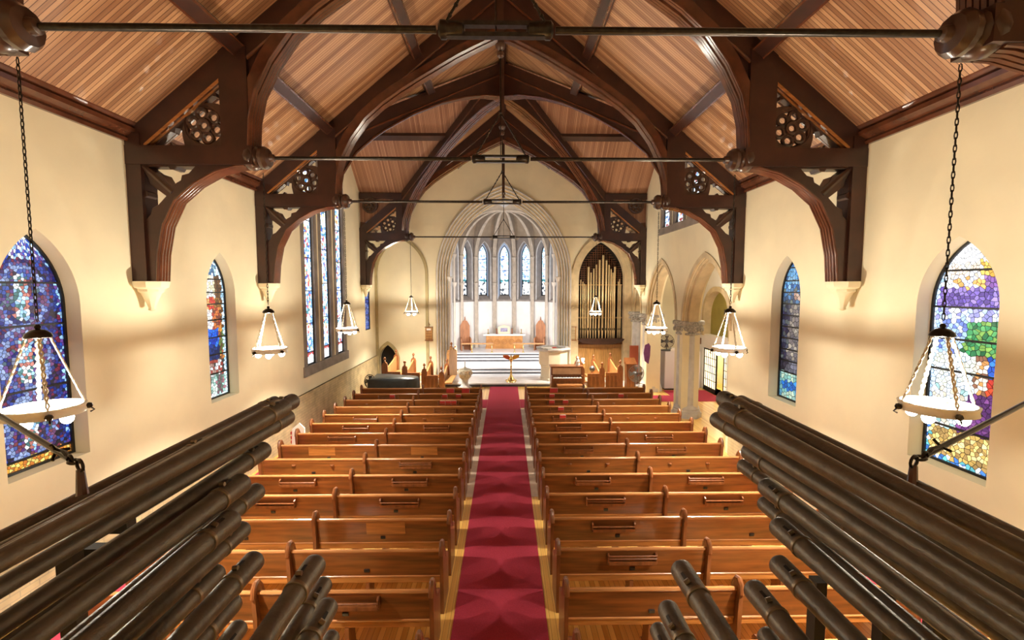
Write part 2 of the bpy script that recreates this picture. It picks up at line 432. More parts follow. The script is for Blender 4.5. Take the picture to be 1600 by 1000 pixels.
# window sills and the stone of the triple lancet
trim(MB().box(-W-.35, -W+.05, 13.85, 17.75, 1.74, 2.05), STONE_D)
def surround(s, wins, y0, y1, z0, zt):
    mb = MB()
    out = [(y0, z0), (y1, z0), (y1, zt-1.2), ((y0+y1)/2, zt), (y0, zt-1.2)]
    mb.plate(out, [lancet(a-.03, z+.0, zs, za-.03, c) for c, a, z, zs, za in wins], .0, .42, YZ(s*W - (.42 if s < 0 else 0) + s*(-.012)))
    return trim(mb, STONE_D)
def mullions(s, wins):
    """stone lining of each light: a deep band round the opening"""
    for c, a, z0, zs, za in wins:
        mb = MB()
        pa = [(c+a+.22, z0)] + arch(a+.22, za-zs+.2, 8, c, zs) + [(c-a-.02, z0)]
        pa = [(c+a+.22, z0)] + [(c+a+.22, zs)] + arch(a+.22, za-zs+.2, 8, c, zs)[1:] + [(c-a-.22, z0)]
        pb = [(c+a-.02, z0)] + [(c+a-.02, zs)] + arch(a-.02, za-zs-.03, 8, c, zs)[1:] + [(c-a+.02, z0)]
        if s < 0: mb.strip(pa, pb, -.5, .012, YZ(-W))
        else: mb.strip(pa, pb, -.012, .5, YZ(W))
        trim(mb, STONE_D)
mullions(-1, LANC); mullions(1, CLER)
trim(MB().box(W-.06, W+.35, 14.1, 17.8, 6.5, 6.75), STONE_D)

# ------------------------------------------------------------------ right aisle behind the arcade
AX = 8.85
struct('wall_aisle', MB().plate([(11.3, -.1), (17.75, -.1), (17.75, 1.86), (19.95, 1.86), (19.95, -.1), (22, -.1), (22, 6.4), (11.3, 6.4)],
       [lancet(1.15, 2.45, 3.25, 4.35, 18.75, 10)], 0, .3, YZ(AX)), PLASTER_W)
struct('wall_aisle_end', MB().box(W+.6, AX+.3, 21.6, 21.9, -.1, 6.4).box(W+.6, AX+.3, 11.0, 11.3, -.1, 6.4), PLASTER)
struct('ceiling_aisle', MB().box(W+.55, AX+.3, 11.0, 22, 6.0, 6.2), PLASTER)
m = MB(); ring(m, 18.75, 1.32, 1.28, 1.13, 1.08, 3.25, 2.4, -.06, .3, YZ(AX)); trim(m, STONE)
trim(MB().box(AX+.28, AX+.33, 17.5, 20.0, 2.4, 4.5), OLIVE)
struct('wall_vestibule', MB().box(AX+1.6, AX+1.7, 17, 21, -.1, 2.4).box(AX+.3, AX+1.7, 17.0, 17.1, -.1, 2.4).box(AX+.3, AX+1.7, 20.9, 21, -.1, 2.4).box(AX+.3, AX+1.7, 17, 21, 2.3, 2.4), PLASTER)
struct('floor_vestibule', MB().box(AX, AX+1.7, 17, 21, -.2, 0), FLOOR)
# arcade: inner order of each arch
for c, a, zs, za in ARC:
    m = MB(); ring(m, c, a+.02, za-zs+.02, a-.17, za-zs-.17, zs, zs-.01, .14, .46, YZ(W), 14)
    pts = arch(a-.04, za-zs-.04, 14, c, zs)
    m.tube([(W+.10, y, z) for y, z in pts], .05, 8)
    trim(m, STONE)
    m = MB(); ring(m, c, a+.13, za-zs+.15, a-.01, za-zs-.01, zs, zs-.01, -.03, .03, YZ(W), 14); trim(m, STONE)
# glazed doors of the aisle
def glazed_door(n, y0, y1):
    d = struct('door_%d' % n)
    mb = MB(); t = .06
    mb.box(AX+.05, AX+.10, y0, y0+t, 0, 1.84).box(AX+.05, AX+.10, y1-t, y1, 0, 1.84).box(AX+.05, AX+.10, y0, y1, 0, .18).box(AX+.05, AX+.10, y0, y1, 1.78, 1.84)
    ny = max(2, round((y1-y0)/.2))
    for i in range(1, ny): mb.box(AX+.055, AX+.095, y0+(y1-y0)*i/ny-.012, y0+(y1-y0)*i/ny+.012, .1, 1.8)
    for i in range(1, 5): mb.box(AX+.055, AX+.095, y0, y1, .18+1.6*i/5-.012, .18+1.6*i/5+.012)
    mb.build('door_frame', RACK, d)
    MB().box(AX+.07, AX+.08, y0+.02, y1-.02, .18, 1.8).build('pane', LIT_DOOR, d)
glazed_door(2, 18.75, 19.95); glazed_door(3, 17.75, 18.15)

# ------------------------------------------------------------------ chancel apse
AR, AYC = 2.95, 26.0
SPZ, APZ = 6.3, 8.95
prof = [(AR, 0)] + [(x, z) for x, z in arch(AR, APZ-SPZ, 12, 0, SPZ) if x >= -1e-6]
NB = 7; DA = math.radians(25)
m = MB()
# barrel over the straight part
pts = [(AR, 0)] + arch(AR, APZ-7.45, 12, 0, 7.45) + [(-AR, 0)]
n = len(pts)
m.add([(x, y, z) for y in (YE+.5, AYC) for x, z in pts], [(i, i+1, n+i+1, n+i) for i in range(n-1)])
struct('wall_chancel', m, STONE_G)
# half dome above the windows and plain stone between them
def apse_pt(th, r, z): return (r*math.sin(th), AYC + r*math.cos(th), z)
m = MB()
sub = 4
CSP = 7.45                                   # vault cells spring here, the ribs lower down
dome = [(x, z) for x, z in arch(AR, APZ-CSP, 12, 0, CSP) if x >= -1e-6]
ribc = [(x, z) for x, z in arch(AR, APZ-SPZ-.1, 12, 0, SPZ) if x >= -1e-6]
K = 42
vs = []
for (r, z) in dome:
    for k in range(K+1):
        vs.append(apse_pt(-PI/2+PI*k/K, r, z))
fs = []
for i in range(len(dome)-1):
    for k in range(K): fs.append((i*(K+1)+k, i*(K+1)+k+1, (i+1)*(K+1)+k+1, (i+1)*(K+1)+k))
m.add(vs, fs)
struct('ceiling_chancel', m, mat('vault_stone', (.40, .32, .235), .85, noise=.12, nscale=3.))
APW = (.27, 4.0, 6.45, 7.12)   # half width, sill, spring, apex of each light
wall_low, wall_hi = MB(), MB()
hwid = AR*math.tan(DA/2)
for b in range(-3, 4):
    th = b*DA
    R = AR+.02
    base = Matrix.Translation((0, AYC, 0)) @ Matrix.Rotation(-th, 4, 'Z')
    P = lambda u, v, t, base=base: tuple(base @ Vector((u, R+t-.05, v)))
    wall_low.plate([(-hwid, .7), (hwid, .7), (hwid, 3.62), (-hwid, 3.62)], [], 0, .3, P)
    wall_hi.plate([(-hwid, 3.62), (hwid, 3.62), (hwid, 7.6), (-hwid, 7.6)], [lancet(APW[0]+.14, 3.72, APW[2], APW[3]+.22, 0, 8)], 0, .45, P)
    # sloping sill
    wall_hi.add([P(-.44, 3.72, .02), P(.44, 3.72, .02), P(.30, 4.02, .40), P(-.30, 4.02, .40)], [(0, 1, 2, 3)])
struct('wall_apse', wall_low, PLASTER_W)
wall_hi.build('wall_apse_windows', mat('apse_stone', (.30, .265, .24), .85, noise=.14, nscale=4.))['kind'] = 'structure'
RIBS = mat('rib_stone', (.52, .45, .37), .85, noise=.12, nscale=4.)
# ribs and shafts between the lights
for b in range(-4, 4):
    th = (b+.5)*DA
    m = MB()
    r0 = AR/math.cos(DA/2)*.965
    k_ = r0/AR
    dirx = Vector((math.sin(th), math.cos(th), 0)); nrm_ = Vector((math.cos(th), -math.sin(th), 0)); o_ = Vector((0, AYC, 0))
    PF = lambda u, v, t: tuple(o_ + dirx*u + nrm_*t + Vector((0, 0, v)))
    m.plate([(x*k_-.05, z) for x, z in ribc] + [(.0, APZ-.02)] + [(x*k_+.03, z+.03) for x, z in reversed(dome)] + [(r0+.05, 5.0), (r0-.05, 5.0)], [], -.07, .07, PF)
    for dth, rr in ((0, .065), (-.03, .04), (.03, .04)):
        pr = [(r0-.06, .76), (r0-.06, 1.0), (r0-.06, SPZ)] + [(max(.02, x*k_-.07), z-.03) for x, z in ribc[1:]]
        m.tube([apse_pt(th+dth, r, z) for r, z in pr], rr, 8)
    c = apse_pt(th, r0-.06, 0)
    for zc in (4.75, 6.35):
        m.lathe([(.08, zc-.2), (.12, zc-.1), (.15, zc), (.15, zc+.04), (.08, zc+.06)], 10, c=(c[0], c[1], 0))
    m.lathe([(.15, .76), (.15, .95), (.09, 1.05)], 10, c=(c[0], c[1], 0))
    trim(m, RIBS)
    # hood moulding over the light
    if b > -4:
        base = Matrix.Translation((0, AYC, 0)) @ Matrix.Rotation(-b*DA, 4, 'Z')
        P = lambda u, v, t, base=base: tuple(base @ Vector((u, AR-.02+t, v)))
        m = MB(); q = [(APW[0]+.15, 3.75)] + [(APW[0]+.15, APW[2])] + arch(APW[0]+.15, APW[3]-APW[2]+.24, 8, 0, APW[2])[1:] + [(-APW[0]-.15, 3.75)]
        m.tube([P(u, v, 0) for u, v in q], .035, 6); trim(m, STONE_G)
# ------------------------------------------------------------------ hammerbeam trusses
ARB = [(4.10, 6.80), (4.07, 7.25), (3.97, 7.66), (3.72, 8.15), (3.36, 8.63), (2.95, 8.99), (2.5, 9.30), (2.0, 9.61), (1.55, 9.87), (1.12, 10.12), (.7, 10.33), (.3, 10.52), (0, 10.65)]
LB = [(5.72, 4.6), (5.68, 5.05), (5.58, 5.52), (5.37, 5.93), (5.05, 6.20), (4.68, 6.40), (4.34, 6.49), (4.20, 6.50)]
def make_truss():
    t = thing('hammerbeam_truss', 'x', 'roof truss')
    for s in (-1, 1):
        P = lambda u, v, w, s=s: (s*u, w, v)
        MB().box(*sorted((s*5.86, s*6.10)), -.17, .17, 4.6, 7.0).build('wall_post', TRUSS, t)
        m = MB().box(*sorted((s*4.05, s*6.1)), -.18, .18, 6.5, 6.80)
        b = m.build('hammer_beam', TRUSS, t)
        m = MB(); m.lathe([(.02, -.30), (.06, -.28), (.07, -.22), (.15, -.20), (.19, -.14), (.18, -.08), (.13, -.05), (.17, -.02), (.21, .05), (.20, .12), (.17, .16)], 12,
                          Matrix.Rotation(s*PI/2, 4, 'Y'), (s*4.06, 0, 6.65))
        for k in range(8):
            a = 2*PI*k/8; m.sphere((s*4.16, .15*math.cos(a), 6.65+.15*math.sin(a)), .055, 6)
        m.build('carved_boss', TRUSS_C, b)
        MB().box(*sorted((s*4.09, s*4.54)), -.17, .17, 6.80, roof(4.32)-.05).build('hammer_post', TRUSS, t)
        # lower curved brace with pierced spandrel
        outl = LB + [(4.20, 6.52), (5.88, 6.52), (5.88, 4.6)]
        h1 = [(5.30, 6.44), (5.68, 6.44), (5.40, 6.20), (5.24, 6.22)]
        tri1 = [(5.01, 6.485), (5.32, 6.485), (5.35, 6.44), (5.42, 6.44), (5.45, 6.485), (5.80, 6.485), (5.66, 6.375), (5.57, 6.36), (5.51, 6.25), (5.40, 6.16), (5.32, 6.21), (5.25, 6.25), (5.23, 6.33), (5.12, 6.36)]
        tri2 = [(5.865, 6.43), (5.865, 6.10), (5.82, 6.07), (5.82, 6.01), (5.865, 5.98), (5.865, 5.60), (5.77, 5.70), (5.74, 5.80), (5.64, 5.85), (5.50, 6.00), (5.58, 6.07), (5.67, 6.14), (5.75, 6.19), (5.78, 6.30)]
        m = MB().plate(outl, [tri1, tri2], -.12, .12, P)
        br = m.build('curved_brace', TRUSS, t)
        m = MB()
        for w in (-.13, -.065, 0, .065, .13): m.tube([P(u, v, w) for u, v in LB], .032 if abs(w) < .1 else .022, 6)
        m.build('brace_moulding', TRUSS_M, br)
        m = MB()
        for lst in (tri1, tri2): m.tube([P(u, v, -.11) for u, v in lst], .012, 5, closed=True)
        m.tube([P(5.87, 6.50, -.11), P(5.40, 6.06, -.11)], .042, 6)
        m.build('tracery_cusps', TRUSS_C, br)

        # principal rafter
        ua, ub = (6.1, roof(6.1)), (0, RIDGE)
        d = .34
        ra = MB().plate([ua, ub, (0, RIDGE-d/math.cos(ang)), (6.1, roof(6.1)-d/math.cos(ang))], [], -.15, .15, P).build('principal_rafter', TRUSS, t)
        m = MB()
        for w in (-.13, .13):
            q = [(u, roof(u)-d/math.cos(ang)) for u in (5.95, .05)]
            m.tube([P(*q[0], w), P(*q[1], w)], .03, 6)
        m.build('rafter_moulding', TRUSS_M, ra)
        # arched brace: web between the arch and the rafter, then the moulding
        up_ = [(u, roof(u)-d/math.cos(ang)+.02) for u, v in ARB if u < 3.9]
        web = MB().plate(ARB + [(0, RIDGE-.4), (4.2, roof(4.2)-.3), (4.25, 6.80)], [], -.09, .09, P).build('arched_brace', TRUSS, t)
        m = MB()
        for w in (-.17, -.12, -.06, 0, .06, .12, .17): m.tube([P(u, v - (.05 if abs(w) < .1 else 0), w) for u, v in ARB], .036 if abs(w) < .15 else .026, 6)
        m.plate([(u, v) for u, v in ARB] + [(u+.16, v+.13) for u, v in reversed(ARB)], [], -.16, .16, P)
        m.build('arch_moulding', TRUSS_M, web)
        # upper tracery panel with its carved rose
        T = [(4.53, 6.80), (5.80, 6.80), (4.53, 7.86)]
        c = (4.875, 7.155)
        MB().plate([(4.55, 7.80), (5.80, 6.775), (5.80, 6.83), (4.55, 7.86)], [], -.16, .10, P).build('lit_rafter_edge', OAK, t)  # pale strip that paints in the lit underside of the rafter
        trp = MB().plate(T, [circle(c[0], c[1], .325, 18), [(5.20, 6.82), (5.38, 6.82), (5.42, 6.87), (5.47, 6.82), (5.70, 6.82), (5.42, 7.055), (5.36, 7.03), (5.34, 7.11), (5.18, 7.24), (5.235, 7.10), (5.235, 6.98)], [(4.55, 7.46), (4.63, 7.50), (4.72, 7.515), (4.86, 7.51), (4.72, 7.63), (4.66, 7.62), (4.66, 7.68), (4.55, 7.77)]], -.06, .06, P).build('tracery_panel', TRUSS_C, t)
        m = MB()
        m.tube([P(u, v, 0) for u, v in circle(c[0], c[1], .325, 20)], .05, 6, closed=True)
        for k in range(6):
            a = 2*PI*k/6+.3
            m.tube([P(u, v, -.02) for u, v in circle(c[0]+.20*math.cos(a), c[1]+.20*math.sin(a), .085, 10)], .036, 6, closed=True)
        m.tube([P(u, v, -.05) for u, v in circle(c[0], c[1], .085, 12)], .04, 6, closed=True)
        m.build('carved_rose', TRUSS_C, trp)
    # iron tie rod, turnbuckle, drop post and chains
    r = MB().tube([(-3.80, 0, 6.65), (-.5, 0, 6.65)], .031, 10).tube([(.5, 0, 6.65), (3.80, 0, 6.65)], .031, 10).build('tie_rod', IRON, t)
    m = MB()
    for z in (-.045, .045): m.box(-.46, .46, -.03, .03, 6.65+z-.018, 6.65+z+.018)
    for s in (-1, 1):
        m.lathe([(.035, -.14), (.055, -.12), (.06, 0), (.075, .02), (.075, .06), (.05, .08)], 10, Matrix.Rotation(s*PI/2, 4, 'Y'), (s*.40, 0, 6.65))
    m.build('turnbuckle', IRON, r)
    m = MB().box(-.05, .05, -.05, .05, 8.5, RIDGE-.3)
    m.lathe([(.02, 8.28), (.055, 8.31), (.06, 8.36), (.03, 8.40), (.075, 8.44), (.085, 8.5)], 10)
    m.build('drop_post', TRUSS_C, t)
    m = MB().tube([(0, 0, 8.3), (0, 0, 7.40)], .014, 6)
    m.tube([(0, 0, 7.40), (-.46, 0, 6.64)], .012, 6).tube([(0, 0, 7.40), (.46, 0, 6.64)], .012, 6).tube([(0, 0, 7.40), (0, 0, 6.64)], .008, 6)
    for k in range(9):
        for s in (-1, 1):
            f = (k+.5)/9; m.sphere((s*.46*f, 0, 7.40-.76*f), .02, 6)
    m.sphere((0, 0, 7.40), .03, 8)
    m.build('suspension_chain', IRON, t)
    return t
tr = make_truss()
TLAB = ['hammerbeam roof truss nearest the viewer, showing mainly its thick iron tie rod',
        'second hammerbeam roof truss, between the first and second pairs of stained glass windows',
        'third hammerbeam roof truss on the near side of the roof crossing',
        'farthest hammerbeam roof truss, just before the chancel arch wall']
for i, y in enumerate(TY):
    o = tr if i == 0 else copy_tree(tr)
    o.location = (0, y, 0); tag(o, TLAB[i], 'roof truss', 'hammerbeam trusses of the nave roof')
# second carved rose above the farthest truss, under the crossing eave
for s in (-1, 1):
    P = lambda u, v, w, s=s: (s*u, 19.52+w, v)
    c = (5.62, 7.95)
    m = MB()
    m.tube([P(u, v, 0) for u, v in circle(c[0], c[1], .30, 20)], .045, 6, closed=True)
    for k in range(6):
        a = 2*PI*k/6; m.tube([P(u, v, 0) for u, v in circle(c[0]+.18*math.cos(a), c[1]+.18*math.sin(a), .075, 10)], .03, 6, closed=True)
    m.tube([P(u, v, -.02) for u, v in circle(c[0], c[1], .075, 10)], .035, 6, closed=True)
    o = m.build('carved_rose_panel', TRUSS_C)
    tag(o, 'dark carved timber rose panel above the farthest truss, %s side' % ('organ' if s > 0 else 'blind arch'), 'carving', 'carved roses under the crossing eave')
# diagonal ribs of the crossing
DR = [(1.0, 6.9), (.985, 7.35), (.92, 7.95), (.84, 8.4), (.774, 8.72), (.62, 9.35), (.45, 9.92), (.30, 10.32), (.15, 10.62), (0, 10.8)]
LD = math.hypot(VX, CH)
for s in (-1, 1):
    for q in (-1, 1):
        d = Vector((s*VX/LD, q*CH/LD, 0)); nn = Vector((-d.y, d.x, 0))
        P = lambda u, v, w, d=d, nn=nn, q=q, s=s: tuple(Vector((0, CXR, 0)) + d*(u*LD*.965) + nn*w + Vector((0, 0, v)))
        t = thing('diagonal_rib', None, None)
        t.location = (s*VX, CXR+q*CH, 6.9)
        inv = Matrix.Translation((-s*VX, -(CXR+q*CH), -6.9))
        Q = lambda u, v, w, P=P, inv=inv: tuple(inv @ Vector(P(u, v, w)))
        top = [(0, RIDGE-.05), (1.0, CEAVE+.05)]
        MB().plate(DR + top, [], -.14, .14, Q).build('rib_web', TRUSS, t)
        m = MB()
        for w in (-.15, -.09, 0, .09, .15): m.tube([Q(u, v, w) for u, v in DR], .035, 6)
        for w in (-.15, .15): m.tube([Q(1.0, CEAVE-.32, w), Q(0, RIDGE-.42, w)], .03, 6)
        m.build('rib_moulding', TRUSS_M, t)
        tag(t, '%s diagonal timber rib of the roof crossing on the %s side' % ('nearer' if q < 0 else 'farther', 'organ' if s > 0 else 'tall triple window'), 'timber rib', 'diagonal ribs of the roof crossing')
# stone corbels under the wall posts
for i, y in enumerate(TY):
    for s in (-1, 1):
        if i == 0: continue
        m = MB()
        pr = [(.02, 0), (.06, .02), (.05, .05), (.09, .16), (.15, .30), (.19, .33), (.19, .37), (.25, .40), (.27, .46), (.27, .5)]
        m.lathe([(r, z-.5) for r, z in pr], 8, off=PI/8)
        o = m.build('wall_corbel', PLASTER, loc=(s*(W-.17), y, 4.6))
        o.scale = (1, 1, 1)
        side = 'triple window side' if s < 0 else 'arcade side'
        tag(o, 'cream stone corbel carrying the wall post of the %s truss, %s' % (('', 'second', 'third', 'farthest')[i], side), 'corbel', 'wall corbels under the trusses')

# ------------------------------------------------------------------ stained glass
def mixc(a, b, f): return tuple(a[i]*(1-f)+b[i]*f for i in range(3))
def pick(r, *cs): return cs[min(len(cs)-1, int(r*len(cs)))]
BL = (40, 80, 190); DB = (24, 34, 110); RD = (170, 30, 40); WH = (238, 242, 248); PU = (92, 58, 130); GR = (52, 132, 88); OR_ = (226, 150, 50); YE_ = (230, 205, 110)
BR = (92, 62, 40); LB_ = (150, 195, 235); BK = (32, 28, 40); TAN = (205, 170, 110)
def d_medallion(s, t, r, q):
    """deep blue ground, three ringed medallions, orange band at the foot"""
    if t < .05: return pick(r, OR_, (190, 110, 40), YE_)
    if abs(s) > .86: return pick(r, BL, PU, LB_, DB)
    for c in (.17, .46, .72):
        e = math.hypot(s*.62, (t-c)*2.75)
        if .30 < e < .40: return pick(r, (120, 140, 190), (110, 70, 110), (150, 170, 215), (70, 90, 160))
        if e <= .30:
            if abs(s) < .18 and e < .26: return pick(r, WH, LB_, (190, 120, 110), (70, 120, 120))
            return pick(r, (60, 85, 165), DB, (70, 100, 110), PU, (120, 130, 160), (120, 60, 70), (60, 50, 70))
    if t > .88: return pick(r, LB_, BL, WH, (120, 90, 160))
    return pick(r, DB, (40, 66, 150), (60, 40, 90), (110, 34, 60), (44, 60, 130), BK)
def d_madonna(s, t, r, q):
    if t < .16:
        if abs(s) > .8 or t < .03: return pick(r, (190, 220, 220), WH)
        return pick(r, (150, 195, 185), (210, 225, 215), (120, 150, 140), (160, 110, 120)) if (abs(abs(s)-.4) > .2) else pick(r, (110, 80, 90), (90, 110, 100))
    if abs(s) > .78: return pick(r, (200, 225, 240), (150, 190, 215), WH)
    if t > .84: return pick(r, (120, 160, 180), WH, (70, 110, 150), (170, 200, 200))
    if t > .70: return pick(r, WH, (215, 205, 170), (225, 220, 210)) if abs(s) < .3 else pick(r, BR, (70, 50, 36), (110, 80, 50))
    if t > .62: return pick(r, (190, 60, 50), (220, 150, 90)) if abs(s) < .3 else pick(r, BR, (140, 100, 50))
    if t > .48:
        if -.55 < s < .1: return pick(r, WH, (225, 215, 200), (200, 190, 190))
        return pick(r, (150, 60, 50), (120, 70, 60), (190, 110, 60)) if s < .6 else pick(r, (180, 120, 60), BR)
    if t > .26:
        if abs(s) < .48: return pick(r, (30, 90, 210), (20, 50, 150), (40, 110, 220)) if t > .36 else pick(r, (24, 50, 110), (20, 36, 80))
        return pick(r, (200, 140, 60), BR, (150, 90, 60), (90, 110, 60))
    return pick(r, (190, 190, 190), (150, 120, 110), WH, (140, 60, 50), (60, 60, 60))
def d_pastoral(s, t, r, q):
    if t < .16:
        if abs(s) > .84 or t < .03: return pick(r, (60, 110, 180), WH, (90, 170, 180))
        return pick(r, (215, 185, 110), (185, 150, 80), (225, 200, 140), (150, 120, 70))
    if abs(s) > .86: return pick(r, WH, (190, 215, 240), (160, 190, 225))
    if t > .90: return pick(r, WH, (245, 245, 250))
    if t > .83: return pick(r, (205, 150, 60), (220, 180, 90)) if s > .2 else pick(r, WH, (220, 200, 180))
    if t > .78: return pick(r, (150, 110, 170), (120, 80, 150)) if s > .25 else pick(r, WH, (210, 215, 240), (220, 160, 90))
    if t > .70: return pick(r, (90, 70, 150), (110, 90, 165), (140, 120, 190), (80, 60, 130))
    if t > .64: return pick(r, WH, (170, 195, 235), (130, 130, 190))
    if t > .50:
        if s > -.1+ (t-.6)*1.5: return pick(r, (50, 130, 80), (80, 150, 90), (110, 150, 70), (36, 96, 60))
        return pick(r, (150, 180, 225), (90, 110, 180), WH)
    if t > .34:
        if s > .45: return pick(r, (40, 90, 190), (30, 70, 160), (50, 110, 210)) if t > .42 else pick(r, (200, 70, 40), (170, 50, 40), (220, 110, 60))
        if .15 < s <= .45: return pick(r, (200, 140, 80), (230, 210, 190), (120, 80, 60))
        return pick(r, WH, (225, 235, 240), (190, 210, 225), (215, 220, 200))
    if s > .05+(.34-t)*-1.2: return pick(r, (96, 50, 110), (80, 40, 95), (110, 62, 120), (70, 36, 84))
    return pick(r, WH, (200, 215, 225), (150, 190, 190), (190, 180, 160))
def d_angel(s, t, r, q):
    if t < .19:
        if abs(s) > .8: return pick(r, (130, 190, 190), (90, 150, 180))
        if .07 < t < .125: return pick(r, (40, 120, 210), (60, 150, 225), (30, 100, 190))
        return pick(r, (170, 215, 205), (140, 200, 190), (110, 180, 190), (200, 225, 200))
    if t > .78: return pick(r, (110, 175, 225), (70, 130, 200), (150, 200, 235), (60, 100, 160))
    e = math.hypot(s*.5, (t-.72)*3)
    if e < .10: return pick(r, (210, 180, 160), (190, 150, 130))
    if t > .68: return pick(r, (90, 140, 190), (120, 130, 120), (70, 90, 120))
    if t < .27: return pick(r, (120, 120, 135), (90, 90, 100)) if math.hypot(s, (t-.19)*6) < .55 else pick(r, (36, 34, 44), (50, 46, 60))
    if abs(s+.0) < .40+.25*(.68-t): return pick(r, (150, 140, 130), (175, 165, 150), (130, 120, 120), (110, 105, 110))
    return pick(r, (56, 52, 80), (44, 44, 66), (76, 80, 100), (90, 96, 96))
def d_lancet(s, t, r, q):
    if t < .045: return (232, 236, 244)
    if t < .06: return (150, 60, 60)
    if abs(s) > .7: return pick(r, (210, 228, 245), (120, 165, 220), WH)
    return pick(r, WH, (215, 228, 240), (90, 130, 200), (60, 90, 170), WH, (190, 80, 80), WH, (215, 190, 120), (60, 120, 130), (140, 175, 220), WH)
def d_apse(s, t, r, q):
    if t < .28:
        return pick(r, WH, (240, 240, 235)) if r > .22 else (60, 70, 80)
    if .28 <= t < .31: return (60, 140, 150)
    if abs(s) > .7: return pick(r, (150, 200, 225), (190, 220, 240), WH)
    base = pick(q, (226, 190, 120), (200, 210, 235), (170, 190, 235), (140, 205, 205))
    return pick(r, WH, (225, 235, 245), base, (110, 140, 205), WH)
def d_blue(s, t, r, q): return pick(r, (50, 80, 170), (80, 110, 190), (40, 50, 120), (130, 150, 200))

GLASS = {}
def glass_mat(st):
    if st in GLASS: return GLASS[st]
    m, nt, b = new_mat('stained_glass')
    a = nt.nodes.new('ShaderNodeVertexColor'); a.layer_name = 'Col'
    mx = nt.nodes.new('ShaderNodeMix'); mx.data_type = 'RGBA'; mx.blend_type = 'MULTIPLY'; mx.inputs['Factor'].default_value = 1
    n = nt.nodes.new('ShaderNodeTexNoise'); n.inputs['Scale'].default_value = 22.; n.inputs['Detail'].default_value = 3
    tc = nt.nodes.new('ShaderNodeTexCoord'); nt.links.new(tc.outputs['Object'], n.inputs['Vector'])
    mr = nt.nodes.new('ShaderNodeMapRange'); mr.inputs['To Min'].default_value = .55; mr.inputs['To Max'].default_value = 1.4
    nt.links.new(n.outputs['Fac'], mr.inputs['Value'])
    nt.links.new(a.outputs['Color'], mx.inputs['A']); nt.links.new(mr.outputs[0], mx.inputs['B'])
    b.inputs['Base Color'].default_value = (.02, .02, .025, 1); b.inputs['Roughness'].default_value = .45; b.inputs['Specular IOR Level'].default_value = .25
    nt.links.new(mx.outputs['Result'], b.inputs['Emission Color']); b.inputs['Emission Strength'].default_value = st
    GLASS[st] = m; return m

